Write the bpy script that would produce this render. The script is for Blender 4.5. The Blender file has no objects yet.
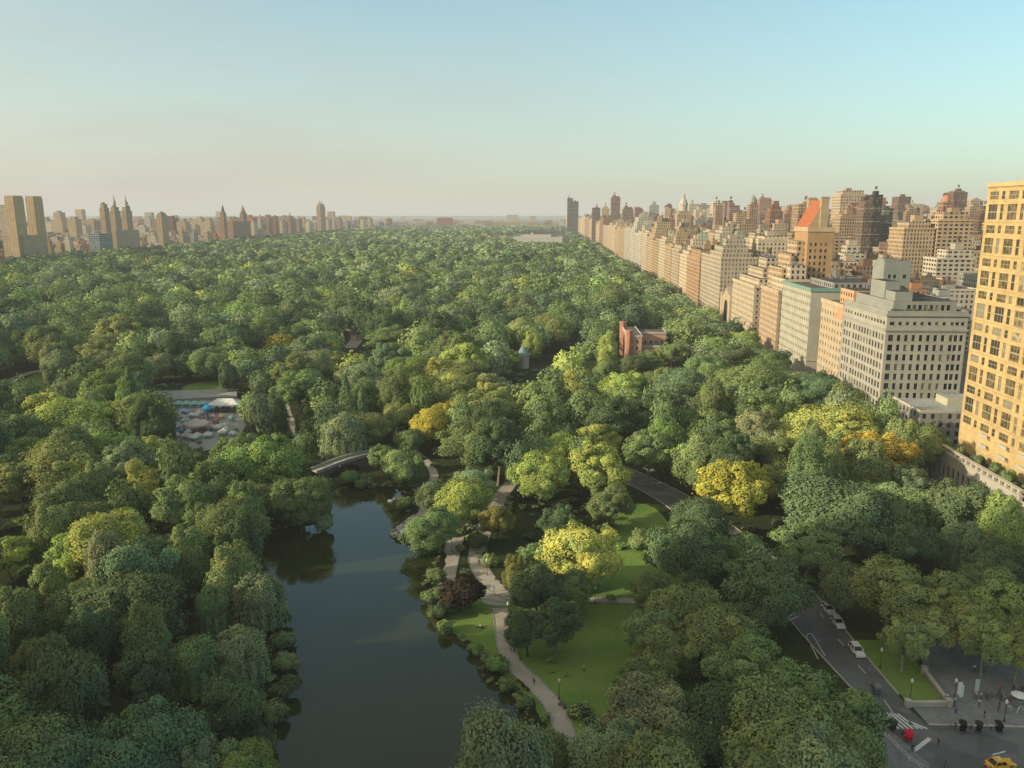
import bpy, bmesh, math, random
import numpy as np
from mathutils import Vector, Matrix

random.seed(7)
RNG = np.random.default_rng(11)
SC = bpy.context.scene
COL = SC.collection
R = math.radians

# ------------------------------------------------------------------ survey helpers
F_PX, PITCH, YAW, CAM_H = 800.0, R(12.0), R(2.36), 90.0
SUN_EL, SUN_AZ = R(20.0), R(-110.0)          # azimuth from +Y (the avenue), clockwise positive


def ray(px, py):
    u = (px - 512) / F_PX
    v = (py - 384) / F_PX
    fw = math.cos(PITCH) - v * math.sin(PITCH)
    dn = math.sin(PITCH) + v * math.cos(PITCH)
    return (u * math.cos(YAW) - fw * math.sin(YAW), u * math.sin(YAW) + fw * math.cos(YAW), -dn)


def gnd(px, py, z=0.0):
    r = ray(px, py)
    t = (z - CAM_H) / r[2]
    return (r[0] * t, r[1] * t)


def on_x(px, py, X):
    r = ray(px, py)
    t = X / r[0]
    return (r[1] * t, CAM_H + r[2] * t)


def on_y(px, py, Y):
    r = ray(px, py)
    t = Y / r[1]
    return (r[0] * t, CAM_H + r[2] * t)


def proj(x, y, z):
    Xc = x * math.cos(YAW) + y * math.sin(YAW)
    fw = -x * math.sin(YAW) + y * math.cos(YAW)
    dz = z - CAM_H
    Z = fw * math.cos(PITCH) - dz * math.sin(PITCH)
    if Z < 1:
        return (-9999, -9999, -1)
    Yd = -dz * math.cos(PITCH) - fw * math.sin(PITCH)
    return (512 + F_PX * Xc / Z, 384 + F_PX * Yd / Z, Z)


def in_poly(p, poly):
    x, y = p[0], p[1]
    c = False
    j = len(poly) - 1
    for i in range(len(poly)):
        xi, yi = poly[i]
        xj, yj = poly[j]
        if (yi > y) != (yj > y) and x < (xj - xi) * (y - yi) / (yj - yi) + xi:
            c = not c
        j = i
    return c


# ------------------------------------------------------------------ scene helpers
def tag(o, label=None, cat=None, group=None, kind=None):
    if label: o['label'] = label
    if cat: o['category'] = cat
    if group: o['group'] = group
    if kind: o['kind'] = kind
    return o


def empty(name, loc=(0, 0, 0), rz=0.0, parent=None):
    o = bpy.data.objects.new(name, None)
    COL.objects.link(o)
    o.location = loc
    o.rotation_euler = (0, 0, rz)
    o.empty_display_size = 0.5
    if parent: o.parent = parent
    return o


def link(name, me, parent=None, loc=None, rz=None, color=None):
    o = bpy.data.objects.new(name, me)
    COL.objects.link(o)
    if parent: o.parent = parent
    if loc is not None: o.location = loc
    if rz is not None: o.rotation_euler = (0, 0, rz)
    if color is not None: o.color = (*color, 1.0)
    return o


def copy_tree(o, parent=None):
    c = o.copy()
    COL.objects.link(c)
    c.parent = parent
    for ch in list(o.children):
        copy_tree(ch, c)
    return c


class MB:
    """collects quads/polys with material index and uv in metres"""
    def __init__(s):
        s.v, s.f, s.m, s.uv = [], [], [], []

    def poly(s, pts, mat=0, uv=None):
        i = len(s.v)
        s.v += [tuple(p) for p in pts]
        s.f.append(tuple(range(i, i + len(pts))))
        s.m.append(mat)
        s.uv += uv if uv else [(0.0, 0.0)] * len(pts)

    def wall(s, a, b, z0, z1, mat=0, u0=0.0):
        """vertical quad from a to b (outside on the right of a->b)"""
        L = math.hypot(b[0] - a[0], b[1] - a[1])
        s.poly([(a[0], a[1], z0), (b[0], b[1], z0), (b[0], b[1], z1), (a[0], a[1], z1)], mat,
               [(u0, z0), (u0 + L, z0), (u0 + L, z1), (u0, z1)])

    def prism(s, pts, z0, z1, mat=0, top=None, bottom=False):
        """pts counter-clockwise"""
        n = len(pts)
        for i in range(n):
            s.wall(pts[i], pts[(i + 1) % n], z0, z1, mat)
        t = mat if top is None else top
        s.poly([(p[0], p[1], z1) for p in pts], t, [(p[0], p[1]) for p in pts])
        if bottom:
            s.poly([(p[0], p[1], z0) for p in reversed(pts)], t, [(p[0], p[1]) for p in reversed(pts)])

    def box(s, x0, x1, y0, y1, z0, z1, mat=0, top=None, bottom=False):
        s.prism([(x0, y0), (x1, y0), (x1, y1), (x0, y1)], z0, z1, mat, top, bottom)

    def rbox(s, c, ux, L, W, z0, z1, mat=0, top=None, bottom=True):
        """box centred at c, long axis direction ux (2d unit)"""
        vx = (-ux[1], ux[0])
        P = [(c[0] + a * L / 2 * ux[0] + b * W / 2 * vx[0], c[1] + a * L / 2 * ux[1] + b * W / 2 * vx[1])
             for a, b in ((-1, -1), (1, -1), (1, 1), (-1, 1))]
        s.prism(P, z0, z1, mat, top, bottom)

    def lathe(s, c, prof, n=10, mat=0, cap=True):
        """prof: list of (r, z)"""
        for (r0, z0), (r1, z1) in zip(prof[:-1], prof[1:]):
            for k in range(n):
                a, b = 2 * math.pi * k / n, 2 * math.pi * (k + 1) / n
                s.poly([(c[0] + r0 * math.cos(a), c[1] + r0 * math.sin(a), z0), (c[0] + r0 * math.cos(b), c[1] + r0 * math.sin(b), z0),
                        (c[0] + r1 * math.cos(b), c[1] + r1 * math.sin(b), z1), (c[0] + r1 * math.cos(a), c[1] + r1 * math.sin(a), z1)], mat)
        if cap:
            r, z = prof[-1]
            if r > 1e-3:
                s.poly([(c[0] + r * math.cos(2 * math.pi * k / n), c[1] + r * math.sin(2 * math.pi * k / n), z) for k in range(n)], mat)

    def tube(s, pts, radii, n=6, mat=0, cap=True):
        P = [Vector(p) for p in pts]
        rings = []
        for i, p in enumerate(P):
            d = (P[min(i + 1, len(P) - 1)] - P[max(i - 1, 0)]).normalized()
            a = Vector((0, 0, 1)) if abs(d.z) < 0.9 else Vector((1, 0, 0))
            x = d.cross(a).normalized()
            y = d.cross(x)
            rr = radii[i] if hasattr(radii, '__len__') else radii
            rings.append([p + (x * math.cos(2 * math.pi * k / n) + y * math.sin(2 * math.pi * k / n)) * rr for k in range(n)])
        for A, B in zip(rings[:-1], rings[1:]):
            for k in range(n):
                s.poly([A[k], A[(k + 1) % n], B[(k + 1) % n], B[k]], mat)
        if cap:
            s.poly(rings[-1], mat)
            s.poly(rings[0][::-1], mat)

    def mesh(s, name, mats, smooth=False):
        me = bpy.data.meshes.new(name)
        me.from_pydata(s.v, [], s.f)
        me.polygons.foreach_set('material_index', np.array(s.m, dtype=np.int32))
        uvl = me.uv_layers.new(name='UVMap')
        uvl.data.foreach_set('uv', np.array(s.uv, dtype=np.float32).ravel())
        for m in mats: me.materials.append(m)
        if smooth:
            me.polygons.foreach_set('use_smooth', np.ones(len(s.f), dtype=bool))
        me.update()
        return me

    def build(s, name, mats, parent=None, loc=None, rz=None, smooth=False, color=None):
        if not isinstance(mats, (list, tuple)): mats = [mats]
        return link(name, s.mesh(name, mats, smooth), parent, loc, rz, color)


# ------------------------------------------------------------------ materials
class NT:
    def __init__(s, name):
        s.mat = bpy.data.materials.new(name)
        s.mat.use_nodes = True
        s.t = s.mat.node_tree
        s.t.nodes.clear()
        s.out = s.t.nodes.new('ShaderNodeOutputMaterial')

    def n(s, typ, **kw):
        nd = s.t.nodes.new(typ)
        for k, v in kw.items():
            setattr(nd, k, v)
        return nd

    def l(s, a, b):
        s.t.links.new(a, b)

    def setin(s, nd, k, v):
        if hasattr(v, 'node') and hasattr(v, 'is_output'):
            s.l(v, nd.inputs[k])
        else:
            nd.inputs[k].default_value = v

    def math(s, op, a, b=None, clamp=False):
        nd = s.n('ShaderNodeMath', operation=op, use_clamp=clamp)
        s.setin(nd, 0, a)
        if b is not None: s.setin(nd, 1, b)
        return nd.outputs[0]

    def mix(s, fac, a, b, blend='MIX'):
        nd = s.n('ShaderNodeMix', data_type='RGBA', blend_type=blend)
        s.setin(nd, 0, fac)
        for k, v in ((6, a), (7, b)):
            if isinstance(v, (tuple, list)) and len(v) == 3: v = (*v, 1.0)
            s.setin(nd, k, v)
        return nd.outputs[2]

    def noise(s, scale, detail=3.0, vec=None, rough=0.55):
        nd = s.n('ShaderNodeTexNoise')
        nd.inputs['Scale'].default_value = scale
        nd.inputs['Detail'].default_value = detail
        nd.inputs['Roughness'].default_value = rough
        if vec is not None: s.l(vec, nd.inputs['Vector'])
        return nd.outputs['Fac']

    def ramp(s, fac, stops):
        nd = s.n('ShaderNodeValToRGB')
        el = nd.color_ramp.elements
        while len(el) < len(stops): el.new(0.5)
        for e, (p, c) in zip(el, stops):
            e.position = p
            e.color = (*c, 1.0) if len(c) == 3 else c
        s.l(fac, nd.inputs[0])
        return nd.outputs[0]

    def pos(s):
        return s.n('ShaderNodeNewGeometry').outputs['Position']

    def principled(s, color, rough=0.8, spec=0.3, metal=0.0, normal=None):
        nd = s.n('ShaderNodeBsdfPrincipled')
        if isinstance(color, (tuple, list)): color = (*color[:3], 1.0)
        s.setin(nd, 'Base Color', color)
        s.setin(nd, 'Roughness', rough)
        s.setin(nd, 'Specular IOR Level', spec)
        s.setin(nd, 'Metallic', metal)
        if normal is not None: s.l(normal, nd.inputs['Normal'])
        s.l(nd.outputs[0], s.out.inputs[0])
        return nd

    def bump(s, h, strength=0.3, dist=0.1):
        nd = s.n('ShaderNodeBump')
        nd.inputs['Strength'].default_value = strength
        nd.inputs['Distance'].default_value = dist
        s.l(h, nd.inputs['Height'])
        return nd.outputs[0]


def plain(name, c, rough=0.7, spec=0.3, metal=0.0, var=0.12, scale=0.6):
    m = NT(name)
    nz = m.noise(scale, 4, m.pos())
    lo = tuple(x * (1 - var) for x in c)
    hi = tuple(min(1, x * (1 + var)) for x in c)
    m.principled(m.ramp(nz, [(0.3, lo), (0.7, hi)]), rough, spec, metal)
    return m.mat


def tinted(name, rough=0.75, var=0.15, scale=0.15, spec=0.25):
    """wall or paint whose colour is the object's own colour"""
    m = NT(name)
    oi = m.n('ShaderNodeObjectInfo')
    nz = m.noise(scale, 5, m.pos())
    g = m.ramp(nz, [(0.25, (1 - var,) * 3), (0.75, (1 + var,) * 3)])
    m.principled(m.mix(1.0, oi.outputs['Color'], g, 'MULTIPLY'), rough, spec)
    return m.mat


def leaf_mat(name, attr=None):
    m = NT(name)
    if attr:
        a = m.n('ShaderNodeAttribute', attribute_name=attr)
        col = a.outputs['Color']
    else:
        oi = m.n('ShaderNodeObjectInfo')
        a = m.n('ShaderNodeAttribute', attribute_name='tint')
        col = m.mix(1.0, oi.outputs['Color'], a.outputs['Color'], 'MULTIPLY')
        # slow drift of hue through one crown
        nz = m.noise(0.22, 2, m.pos())
        col = m.mix(1.0, col, m.ramp(nz, [(0.3, (0.80, 0.86, 0.92)), (0.72, (1.22, 1.12, 0.95))]), 'MULTIPLY')
    d = m.n('ShaderNodeBsdfDiffuse')
    d.inputs['Roughness'].default_value = 0.6
    m.l(col, d.inputs[0])
    t = m.n('ShaderNodeBsdfTranslucent')
    m.l(m.mix(1.0, col, (1.25, 1.2, 0.55), 'MULTIPLY'), t.inputs[0])
    mx = m.n('ShaderNodeMixShader')
    mx.inputs[0].default_value = 0.16
    m.l(d.outputs[0], mx.inputs[1])
    m.l(t.outputs[0], mx.inputs[2])
    m.l(mx.outputs[0], m.out.inputs[0])
    return m.mat


def facade_mat(name, cu, cv, wu, wv, attr=None, soft=1.0):
    """windowed wall; u along the wall and v up, in metres"""
    m = NT(name)
    uv = m.n('ShaderNodeUVMap').outputs[0]
    sp = m.n('ShaderNodeSeparateXYZ')
    m.l(uv, sp.inputs[0])
    u = m.math('DIVIDE', sp.outputs[0], cu)
    v = m.math('DIVIDE', sp.outputs[1], cv)
    fu, fv = m.math('FRACT', u), m.math('FRACT', v)
    du = m.math('ABSOLUTE', m.math('SUBTRACT', fu, 0.5))
    dv = m.math('ABSOLUTE', m.math('SUBTRACT', fv, 0.45))
    win = m.math('MULTIPLY', m.math('LESS_THAN', du, wu / cu / 2), m.math('LESS_THAN', dv, wv / cv / 2))
    cell = m.n('ShaderNodeCombineXYZ')
    m.l(m.math('FLOOR', u), cell.inputs[0])
    m.l(m.math('FLOOR', v), cell.inputs[1])
    wn = m.n('ShaderNodeTexWhiteNoise', noise_dimensions='3D')
    m.l(cell.outputs[0], wn.inputs['Vector'])
    rnd = wn.outputs['Value']
    oi = m.n('ShaderNodeObjectInfo')
    if attr:
        a = m.n('ShaderNodeAttribute', attribute_name=attr)
        base = a.outputs['Color']
    else:
        base = oi.outputs['Color']
    nz = m.noise(0.12, 5, m.pos())
    base = m.mix(1.0, base, m.ramp(nz, [(0.25, (0.84,) * 3), (0.75, (1.14,) * 3)]), 'MULTIPLY')
    # string courses every few floors
    fl = m.math('FRACT', m.math('DIVIDE', sp.outputs[1], cv * 4.0))
    crs = m.math('LESS_THAN', fl, 0.045)
    base = m.mix(m.math('MULTIPLY', crs, 0.35 * soft * soft), base, (0.62, 0.56, 0.46))
    # glass tone differs at random from window to window
    glass = m.ramp(rnd, [(0.0, (0.015, 0.017, 0.02)), (0.55, (0.035, 0.037, 0.04)), (0.8, (0.10, 0.095, 0.08)), (1.0, (0.26, 0.23, 0.18))])
    glass = m.mix(1.0 - soft, glass, base)
    col = m.mix(win, base, glass)
    rough = m.math('SUBTRACT', 0.85, m.math('MULTIPLY', win, 0.6))
    h = m.math('SUBTRACT', 1.0, win)
    m.principled(col, rough, 0.35, normal=m.bump(h, 0.7, 0.3))
    return m.mat


M = {}
M['leaf'] = leaf_mat('leaf')
M['leaf_wood'] = leaf_mat('leaf_wood', 'col')
M['bark'] = plain('bark', (0.10, 0.075, 0.055), 0.9, 0.1, var=0.3, scale=1.5)
M['pale_bark'] = plain('pale_bark', (0.27, 0.24, 0.17), 0.9, 0.1, var=0.35, scale=1.2)
M['fac_a'] = facade_mat('facade_paired', 3.3, 3.5, 1.35, 1.9)
M['fac_b'] = facade_mat('facade_wide', 4.4, 3.3, 2.6, 1.6)
M['fac_c'] = facade_mat('facade_narrow', 2.7, 3.4, 1.1, 2.0)
M['fac_d'] = facade_mat('facade_ribbon', 6.0, 3.3, 5.3, 1.5)
M['fac_city'] = facade_mat('facade_city', 3.4, 3.5, 1.5, 1.9, attr='col', soft=0.7)
M['fac_row'] = facade_mat('facade_row', 2.9, 3.6, 1.3, 2.2, soft=0.72)
M['fac_far'] = facade_mat('facade_far', 4.2, 3.6, 1.9, 2.0, soft=0.4)
M['wall'] = tinted('tinted_wall')
M['paint'] = tinted('tinted_paint', 0.3, 0.02, 0.5, 0.5)
M['cloth'] = tinted('tinted_cloth', 0.85, 0.08, 3.0, 0.1)
M['roof'] = plain('roof_gravel', (0.13, 0.115, 0.10), 0.95, 0.1, var=0.35, scale=0.2)
M['roof_dark'] = plain('roof_tar', (0.075, 0.07, 0.065), 0.9, 0.1, var=0.35, scale=0.2)
M['stone'] = plain('limestone', (0.47, 0.43, 0.36), 0.85, 0.2, var=0.12, scale=0.3)
M['grey_stone'] = plain('grey_stone', (0.30, 0.29, 0.26), 0.9, 0.2, var=0.25, scale=1.0)
M['dark_stone'] = plain('dark_stone', (0.13, 0.12, 0.105), 0.9, 0.2, var=0.35, scale=1.3)
M['copper'] = plain('verdigris', (0.20, 0.33, 0.27), 0.7, 0.2)
M['metal'] = plain('grey_metal', (0.35, 0.35, 0.36), 0.45, 0.5, 0.6)
M['black'] = plain('black_paint', (0.02, 0.02, 0.022), 0.5, 0.4)
M['rubber'] = plain('rubber', (0.018, 0.018, 0.018), 0.8, 0.2)
M['white'] = plain('white_paint', (0.74, 0.74, 0.72), 0.5, 0.4, var=0.05)
M['tank'] = plain('tank_wood', (0.14, 0.10, 0.075), 0.9, 0.1)
M['skin'] = plain('skin', (0.42, 0.26, 0.19), 0.6, 0.3, var=0.05)
M['hair'] = plain('hair', (0.03, 0.02, 0.015), 0.7, 0.3)
M['red_roof'] = plain('red_roof_tile', (0.40, 0.13, 0.06), 0.8, 0.2, var=0.2)
M['brick'] = plain('red_brick', (0.46, 0.22, 0.15), 0.9, 0.15, var=0.2, scale=0.8)


def glass_mat():
    m = NT('window_glass')
    oi = m.n('ShaderNodeObjectInfo')
    c = m.ramp(oi.outputs['Random'], [(0.0, (0.012, 0.014, 0.017)), (0.55, (0.03, 0.032, 0.034)), (0.8, (0.13, 0.115, 0.085)), (1.0, (0.34, 0.30, 0.22))])
    m.principled(c, 0.12, 0.5)
    return m.mat


M['glass'] = glass_mat()
M['car_glass'] = plain('car_glass', (0.012, 0.013, 0.015), 0.08, 0.6, var=0.02)


def ground_mat():
    m = NT('park_ground')
    p = m.pos()
    big = m.noise(0.02, 5, p)
    small = m.noise(0.5, 5, p, 0.7)
    c = m.ramp(big, [(0.35, (0.030, 0.045, 0.016)), (0.55, (0.045, 0.060, 0.022)), (0.75, (0.070, 0.062, 0.036))])
    c = m.mix(1.0, c, m.ramp(small, [(0.25, (0.6,) * 3), (0.8, (1.45,) * 3)]), 'MULTIPLY')
    m.principled(c, 0.95, 0.1, normal=m.bump(small, 0.5, 0.4))
    return m.mat


def lawn_mat():
    m = NT('lawn_grass')
    p = m.pos()
    a = m.noise(0.09, 4, p)
    b = m.noise(2.2, 5, p, 0.75)
    c = m.ramp(a, [(0.3, (0.13, 0.235, 0.05)), (0.7, (0.22, 0.31, 0.075))])
    c = m.mix(1.0, c, m.ramp(b, [(0.25, (0.62,) * 3), (0.8, (1.38,) * 3)]), 'MULTIPLY')
    w = m.noise(0.22, 6, p, 0.7)
    c = m.mix(m.ramp(w, [(0.56, (0, 0, 0)), (0.70, (.75, .75, .75))]), c, (0.24, 0.24, 0.10))
    m.principled(c, 0.95, 0.1, normal=m.bump(b, 0.6, 0.15))
    return m.mat


def asphalt_mat():
    m = NT('asphalt')
    p = m.pos()
    a = m.noise(0.12, 5, p, 0.65)
    b = m.noise(6.0, 3, p)
    c = m.ramp(a, [(0.3, (0.115, 0.119, 0.121)), (0.7, (0.180, 0.182, 0.180))])
    c = m.mix(1.0, c, m.ramp(b, [(0.3, (0.86,) * 3), (0.7, (1.12,) * 3)]), 'MULTIPLY')
    vo = m.n('ShaderNodeTexVoronoi', feature='F1')
    vo.inputs['Scale'].default_value = 0.16
    m.l(p, vo.inputs['Vector'])
    c = m.mix(1.0, c, m.ramp(vo.outputs['Color'], [(0.2, (0.80,) * 3), (0.8, (1.14,) * 3)]), 'MULTIPLY')
    m.principled(c, 0.85, 0.25)
    return m.mat


def paving_mat(name, base, tile=1.5, mortar=0.8):
    m = NT(name)
    br = m.n('ShaderNodeTexBrick')
    br.inputs['Color1'].default_value = (*base, 1)
    br.inputs['Color2'].default_value = (*[x * 0.82 for x in base], 1)
    br.inputs['Mortar'].default_value = (*[x * mortar for x in base], 1)
    br.inputs['Scale'].default_value = 1.0 / tile
    br.inputs['Mortar Size'].default_value = 0.03
    p = m.pos()
    m.l(p, br.inputs['Vector'])
    nz = m.noise(0.25, 5, p, 0.7)
    c = m.mix(1.0, br.outputs[0], m.ramp(nz, [(0.25, (0.72,) * 3), (0.75, (1.2,) * 3)]), 'MULTIPLY')
    m.principled(c, 0.85, 0.2)
    return m.mat


def water_mat():
    m = NT('pond_water')
    p = m.pos()
    a = m.noise(0.7, 4, p, 0.6)
    big = m.noise(0.03, 3, p)
    c = m.ramp(big, [(0.3, (0.028, 0.036, 0.010)), (0.7, (0.037, 0.044, 0.014))])
    al = m.ramp(m.noise(0.09, 7, p, 0.72), [(0.50, (0, 0, 0)), (0.80, (.5, .5, .5))])
    c = m.mix(al, c, (0.042, 0.055, 0.016))
    rg = m.math('ADD', 0.02, m.math('MULTIPLY', m.noise(0.25, 4, p, 0.6), 0.05))
    nd = m.principled(c, rg, 0.5, normal=m.bump(a, 0.16, 0.04))
    nd.inputs['IOR'].default_value = 1.5
    return m.mat


M['ground'] = ground_mat()
M['lawn'] = lawn_mat()
M['asphalt'] = asphalt_mat()
M['path'] = paving_mat('path_paving', (0.50, 0.45, 0.37), 0.9, 0.9)
M['plaza'] = paving_mat('plaza_paving', (0.27, 0.27, 0.265), 1.6, 0.75)
M['pale_plaza'] = paving_mat('pale_concrete', (0.42, 0.42, 0.39), 3.0, 0.85)
M['water'] = water_mat()
M['soil'] = plain('bank_soil', (0.040, 0.040, 0.018), 0.95, 0.1, var=0.4, scale=0.7)
M['line'] = plain('road_line_paint', (0.62, 0.62, 0.60), 0.7, 0.2, var=0.18, scale=2.0)

# ------------------------------------------------------------------ world, sun, haze, camera
def make_world():
    w = bpy.data.worlds.new('World')
    SC.world = w
    w.use_nodes = True
    t = w.node_tree
    t.nodes.clear()
    N = lambda typ, **kw: _mk(t, typ, kw)
    out = N('ShaderNodeOutputWorld')
    bg = N('ShaderNodeBackground')
    sky = N('ShaderNodeTexSky', sky_type='NISHITA')
    sky.sun_disc = False
    sky.sun_elevation = SUN_EL
    sky.sun_rotation = SUN_AZ
    sky.altitude = 90
    sky.air_density = 1.0
    sky.dust_density = 1.6
    sky.ozone_density = 2.2
    tc = N('ShaderNodeTexCoord')
    sp = N('ShaderNodeSeparateXYZ')
    t.links.new(tc.outputs['Generated'], sp.inputs[0])
    # thin low cloud streaks, warm and soft, mostly low in the west
    mp = N('ShaderNodeMapping')
    mp.inputs['Scale'].default_value = (1.8, 1.8, 9.0)
    t.links.new(tc.outputs['Generated'], mp.inputs[0])
    nz = N('ShaderNodeTexNoise')
    nz.inputs['Scale'].default_value = 1.3
    nz.inputs['Detail'].default_value = 6
    nz.inputs['Roughness'].default_value = 0.55
    t.links.new(mp.outputs[0], nz.inputs[0])
    cr = N('ShaderNodeValToRGB')
    cr.color_ramp.elements[0].position = 0.44
    cr.color_ramp.elements[1].position = 0.72
    t.links.new(nz.outputs[0], cr.inputs[0])

    def mth(op, a, b=None, clamp=False):
        nd = N('ShaderNodeMath', operation=op, use_clamp=clamp)
        for k, v in ((0, a), (1, b)):
            if v is None: continue
            if hasattr(v, 'is_output'): t.links.new(v, nd.inputs[k])
            else: nd.inputs[k].default_value = v
        return nd.outputs[0]

    low = mth('SUBTRACT', 1.0, mth('MULTIPLY', sp.outputs[2], 2.6), True)
    west = mth('MULTIPLY_ADD', sp.outputs[0], -1.0, True)
    west.node.inputs[2].default_value = 0.35
    cf = mth('MULTIPLY', mth('MULTIPLY', cr.outputs[0], low), west)
    cf = mth('MULTIPLY', cf, 0.9)

    def mix(f, a, b, blend='MIX'):
        nd = N('ShaderNodeMix', data_type='RGBA', blend_type=blend)
        for k, v in ((0, f), (6, a), (7, b)):
            if hasattr(v, 'is_output'): t.links.new(v, nd.inputs[k])
            elif k == 0: nd.inputs[0].default_value = v
            else: nd.inputs[k].default_value = (*v, 1)
        return nd.outputs[2]

    graded = mix(1.0, sky.outputs[0], WORLD['tint'], 'MULTIPLY')
    # dusty layer that thickens towards the horizon
    veil = mth('POWER', mth('SUBTRACT', 1.0, mth('ABSOLUTE', sp.outputs[2]), True), WORLD['veil_pow'])
    veil = mth('MULTIPLY', veil, WORLD['veil'])
    veil = mth('MULTIPLY', veil, mth('SUBTRACT', 1.0, mth('MULTIPLY', sp.outputs[0], 0.42)), True)
    graded = mix(veil, graded, WORLD['veil_col'])
    graded = mix(cf, graded, WORLD['cloud_col'])
    # sky tone overhead and sun glow, both out of view, added as fill light
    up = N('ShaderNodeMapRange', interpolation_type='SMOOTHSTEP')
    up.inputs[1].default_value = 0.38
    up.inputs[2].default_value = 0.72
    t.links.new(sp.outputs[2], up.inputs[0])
    graded = mix(up.outputs[0], graded, WORLD['overhead_fill'])
    dt = N('ShaderNodeVectorMath', operation='DOT_PRODUCT')
    t.links.new(tc.outputs['Generated'], dt.inputs[0])
    dt.inputs[1].default_value = (math.sin(SUN_AZ) * math.cos(SUN_EL), math.cos(SUN_AZ) * math.cos(SUN_EL), math.sin(SUN_EL))
    glow = mth('POWER', mth('MAXIMUM', dt.outputs['Value'], 0.0), 3.0)
    graded = mix(mth('MULTIPLY', glow, 0.8), graded, WORLD['glow'])
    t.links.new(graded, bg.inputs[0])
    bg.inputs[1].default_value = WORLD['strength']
    t.links.new(bg.outputs[0], out.inputs[0])


def _mk(t, typ, kw):
    nd = t.nodes.new(typ)
    for k, v in kw.items(): setattr(nd, k, v)
    return nd


WORLD = dict(tint=(1.16, 1.60, 1.38), veil=0.92, veil_pow=4.2, veil_col=(4.55, 4.42, 3.8), cloud_col=(3.85, 3.6, 3.15), overhead_fill=(1.75, 2.05, 2.05), glow=(11.0, 8.6, 5.6), strength=0.15)
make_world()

sun = bpy.data.lights.new('sun', 'SUN')
sun.energy = 5.0
sun.angle = R(0.6)
sun.color = (1.0, 0.87, 0.63)
so = bpy.data.objects.new('sun', sun)
COL.objects.link(so)
sd = Vector((math.sin(SUN_AZ) * math.cos(SUN_EL), math.cos(SUN_AZ) * math.cos(SUN_EL), math.sin(SUN_EL)))
so.rotation_euler = sd.to_track_quat('Z', 'Y').to_euler()
so.location = (-300, -100, 300)

cam = bpy.data.cameras.new('camera')
cam.sensor_width = 36.0
cam.lens = 36.0 * F_PX / 1024.0
cam.clip_start = 0.5
cam.clip_end = 60000
co = bpy.data.objects.new('camera', cam)
COL.objects.link(co)
co.location = (0, 0, CAM_H)
co.rotation_euler = (math.pi / 2 - PITCH, 0, YAW)
SC.camera = co

SC.render.engine = 'CYCLES'
SC.view_settings.view_transform = 'Standard'
SC.view_settings.look = 'None'
SC.view_settings.exposure = 0
SC.cycles.use_denoising = True
try:
    SC.cycles.denoiser = 'OPENIMAGEDENOISE'
except Exception:
    pass
SC.cycles.max_bounces = 6
SC.cycles.diffuse_bounces = 2
SC.cycles.glossy_bounces = 3
SC.cycles.transmission_bounces = 3
SC.cycles.transparent_max_bounces = 8
SC.cycles.volume_bounces = 0
SC.cycles.sample_clamp_indirect = 8


def make_haze():
    """evening haze: a low, even layer over park and city that dims and veils what is far away"""
    m = NT('haze')
    dens = 1.0 / 11500.0
    ab = m.n('ShaderNodeVolumeAbsorption')
    ab.inputs['Color'].default_value = (0, 0, 0, 1)
    ab.inputs['Density'].default_value = dens
    em = m.n('ShaderNodeEmission')
    em.inputs['Color'].default_value = (0.65, 0.635, 0.545, 1)
    em.inputs['Strength'].default_value = dens
    ad = m.n('ShaderNodeAddShader')
    m.l(ab.outputs[0], ad.inputs[0])
    m.l(em.outputs[0], ad.inputs[1])
    m.l(ad.outputs[0], m.out.inputs['Volume'])
    b = MB()
    S = 16000
    b.box(-S, S, -S, S, -30, 190, bottom=True)
    o = b.build('haze', m.mat)
    tag(o, kind='structure')


make_haze()

# ------------------------------------------------------------------ ground, pond, paths, roads
def sheet(name, pts, z, mat, kind='structure'):
    """flat polygon, triangulated"""
    bm = bmesh.new()
    vs = [bm.verts.new((p[0], p[1], z)) for p in pts]
    f = bm.faces.new(vs)
    f.normal_update()
    if f.normal.z < 0: f.normal_flip()
    bmesh.ops.triangulate(bm, faces=bm.faces[:])
    me = bpy.data.meshes.new(name)
    bm.to_mesh(me)
    bm.free()
    me.materials.append(mat)
    return tag(link(name, me), kind=kind)


def smooth_line(pts, closed=False, sub=6):
    P = [Vector((p[0], p[1], 0)) for p in pts]
    n = len(P)
    out = []
    rng = range(n) if closed else range(n - 1)
    for i in rng:
        if closed:
            a, b, c, d = P[(i - 1) % n], P[i], P[(i + 1) % n], P[(i + 2) % n]
        else:
            a, b, c, d = P[max(i - 1, 0)], P[i], P[i + 1], P[min(i + 2, n - 1)]
        for k in range(sub):
            t = k / sub
            q = 0.5 * ((2 * b) + (c - a) * t + (2 * a - 5 * b + 4 * c - d) * t * t + (3 * b - a - 3 * c + d) * t ** 3)
            out.append((q.x, q.y))
    if not closed: out.append((P[-1].x, P[-1].y))
    return out


def ribbon_pts(line, w):
    L, Rr = [], []
    n = len(line)
    for i in range(n):
        a, b = line[max(i - 1, 0)], line[min(i + 1, n - 1)]
        dx, dy = b[0] - a[0], b[1] - a[1]
        d = math.hypot(dx, dy) or 1
        nx, ny = -dy / d, dx / d
        ww = w[i] if hasattr(w, '__len__') else w
        L.append((line[i][0] + nx * ww / 2, line[i][1] + ny * ww / 2))
        Rr.append((line[i][0] - nx * ww / 2, line[i][1] - ny * ww / 2))
    return L, Rr


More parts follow.
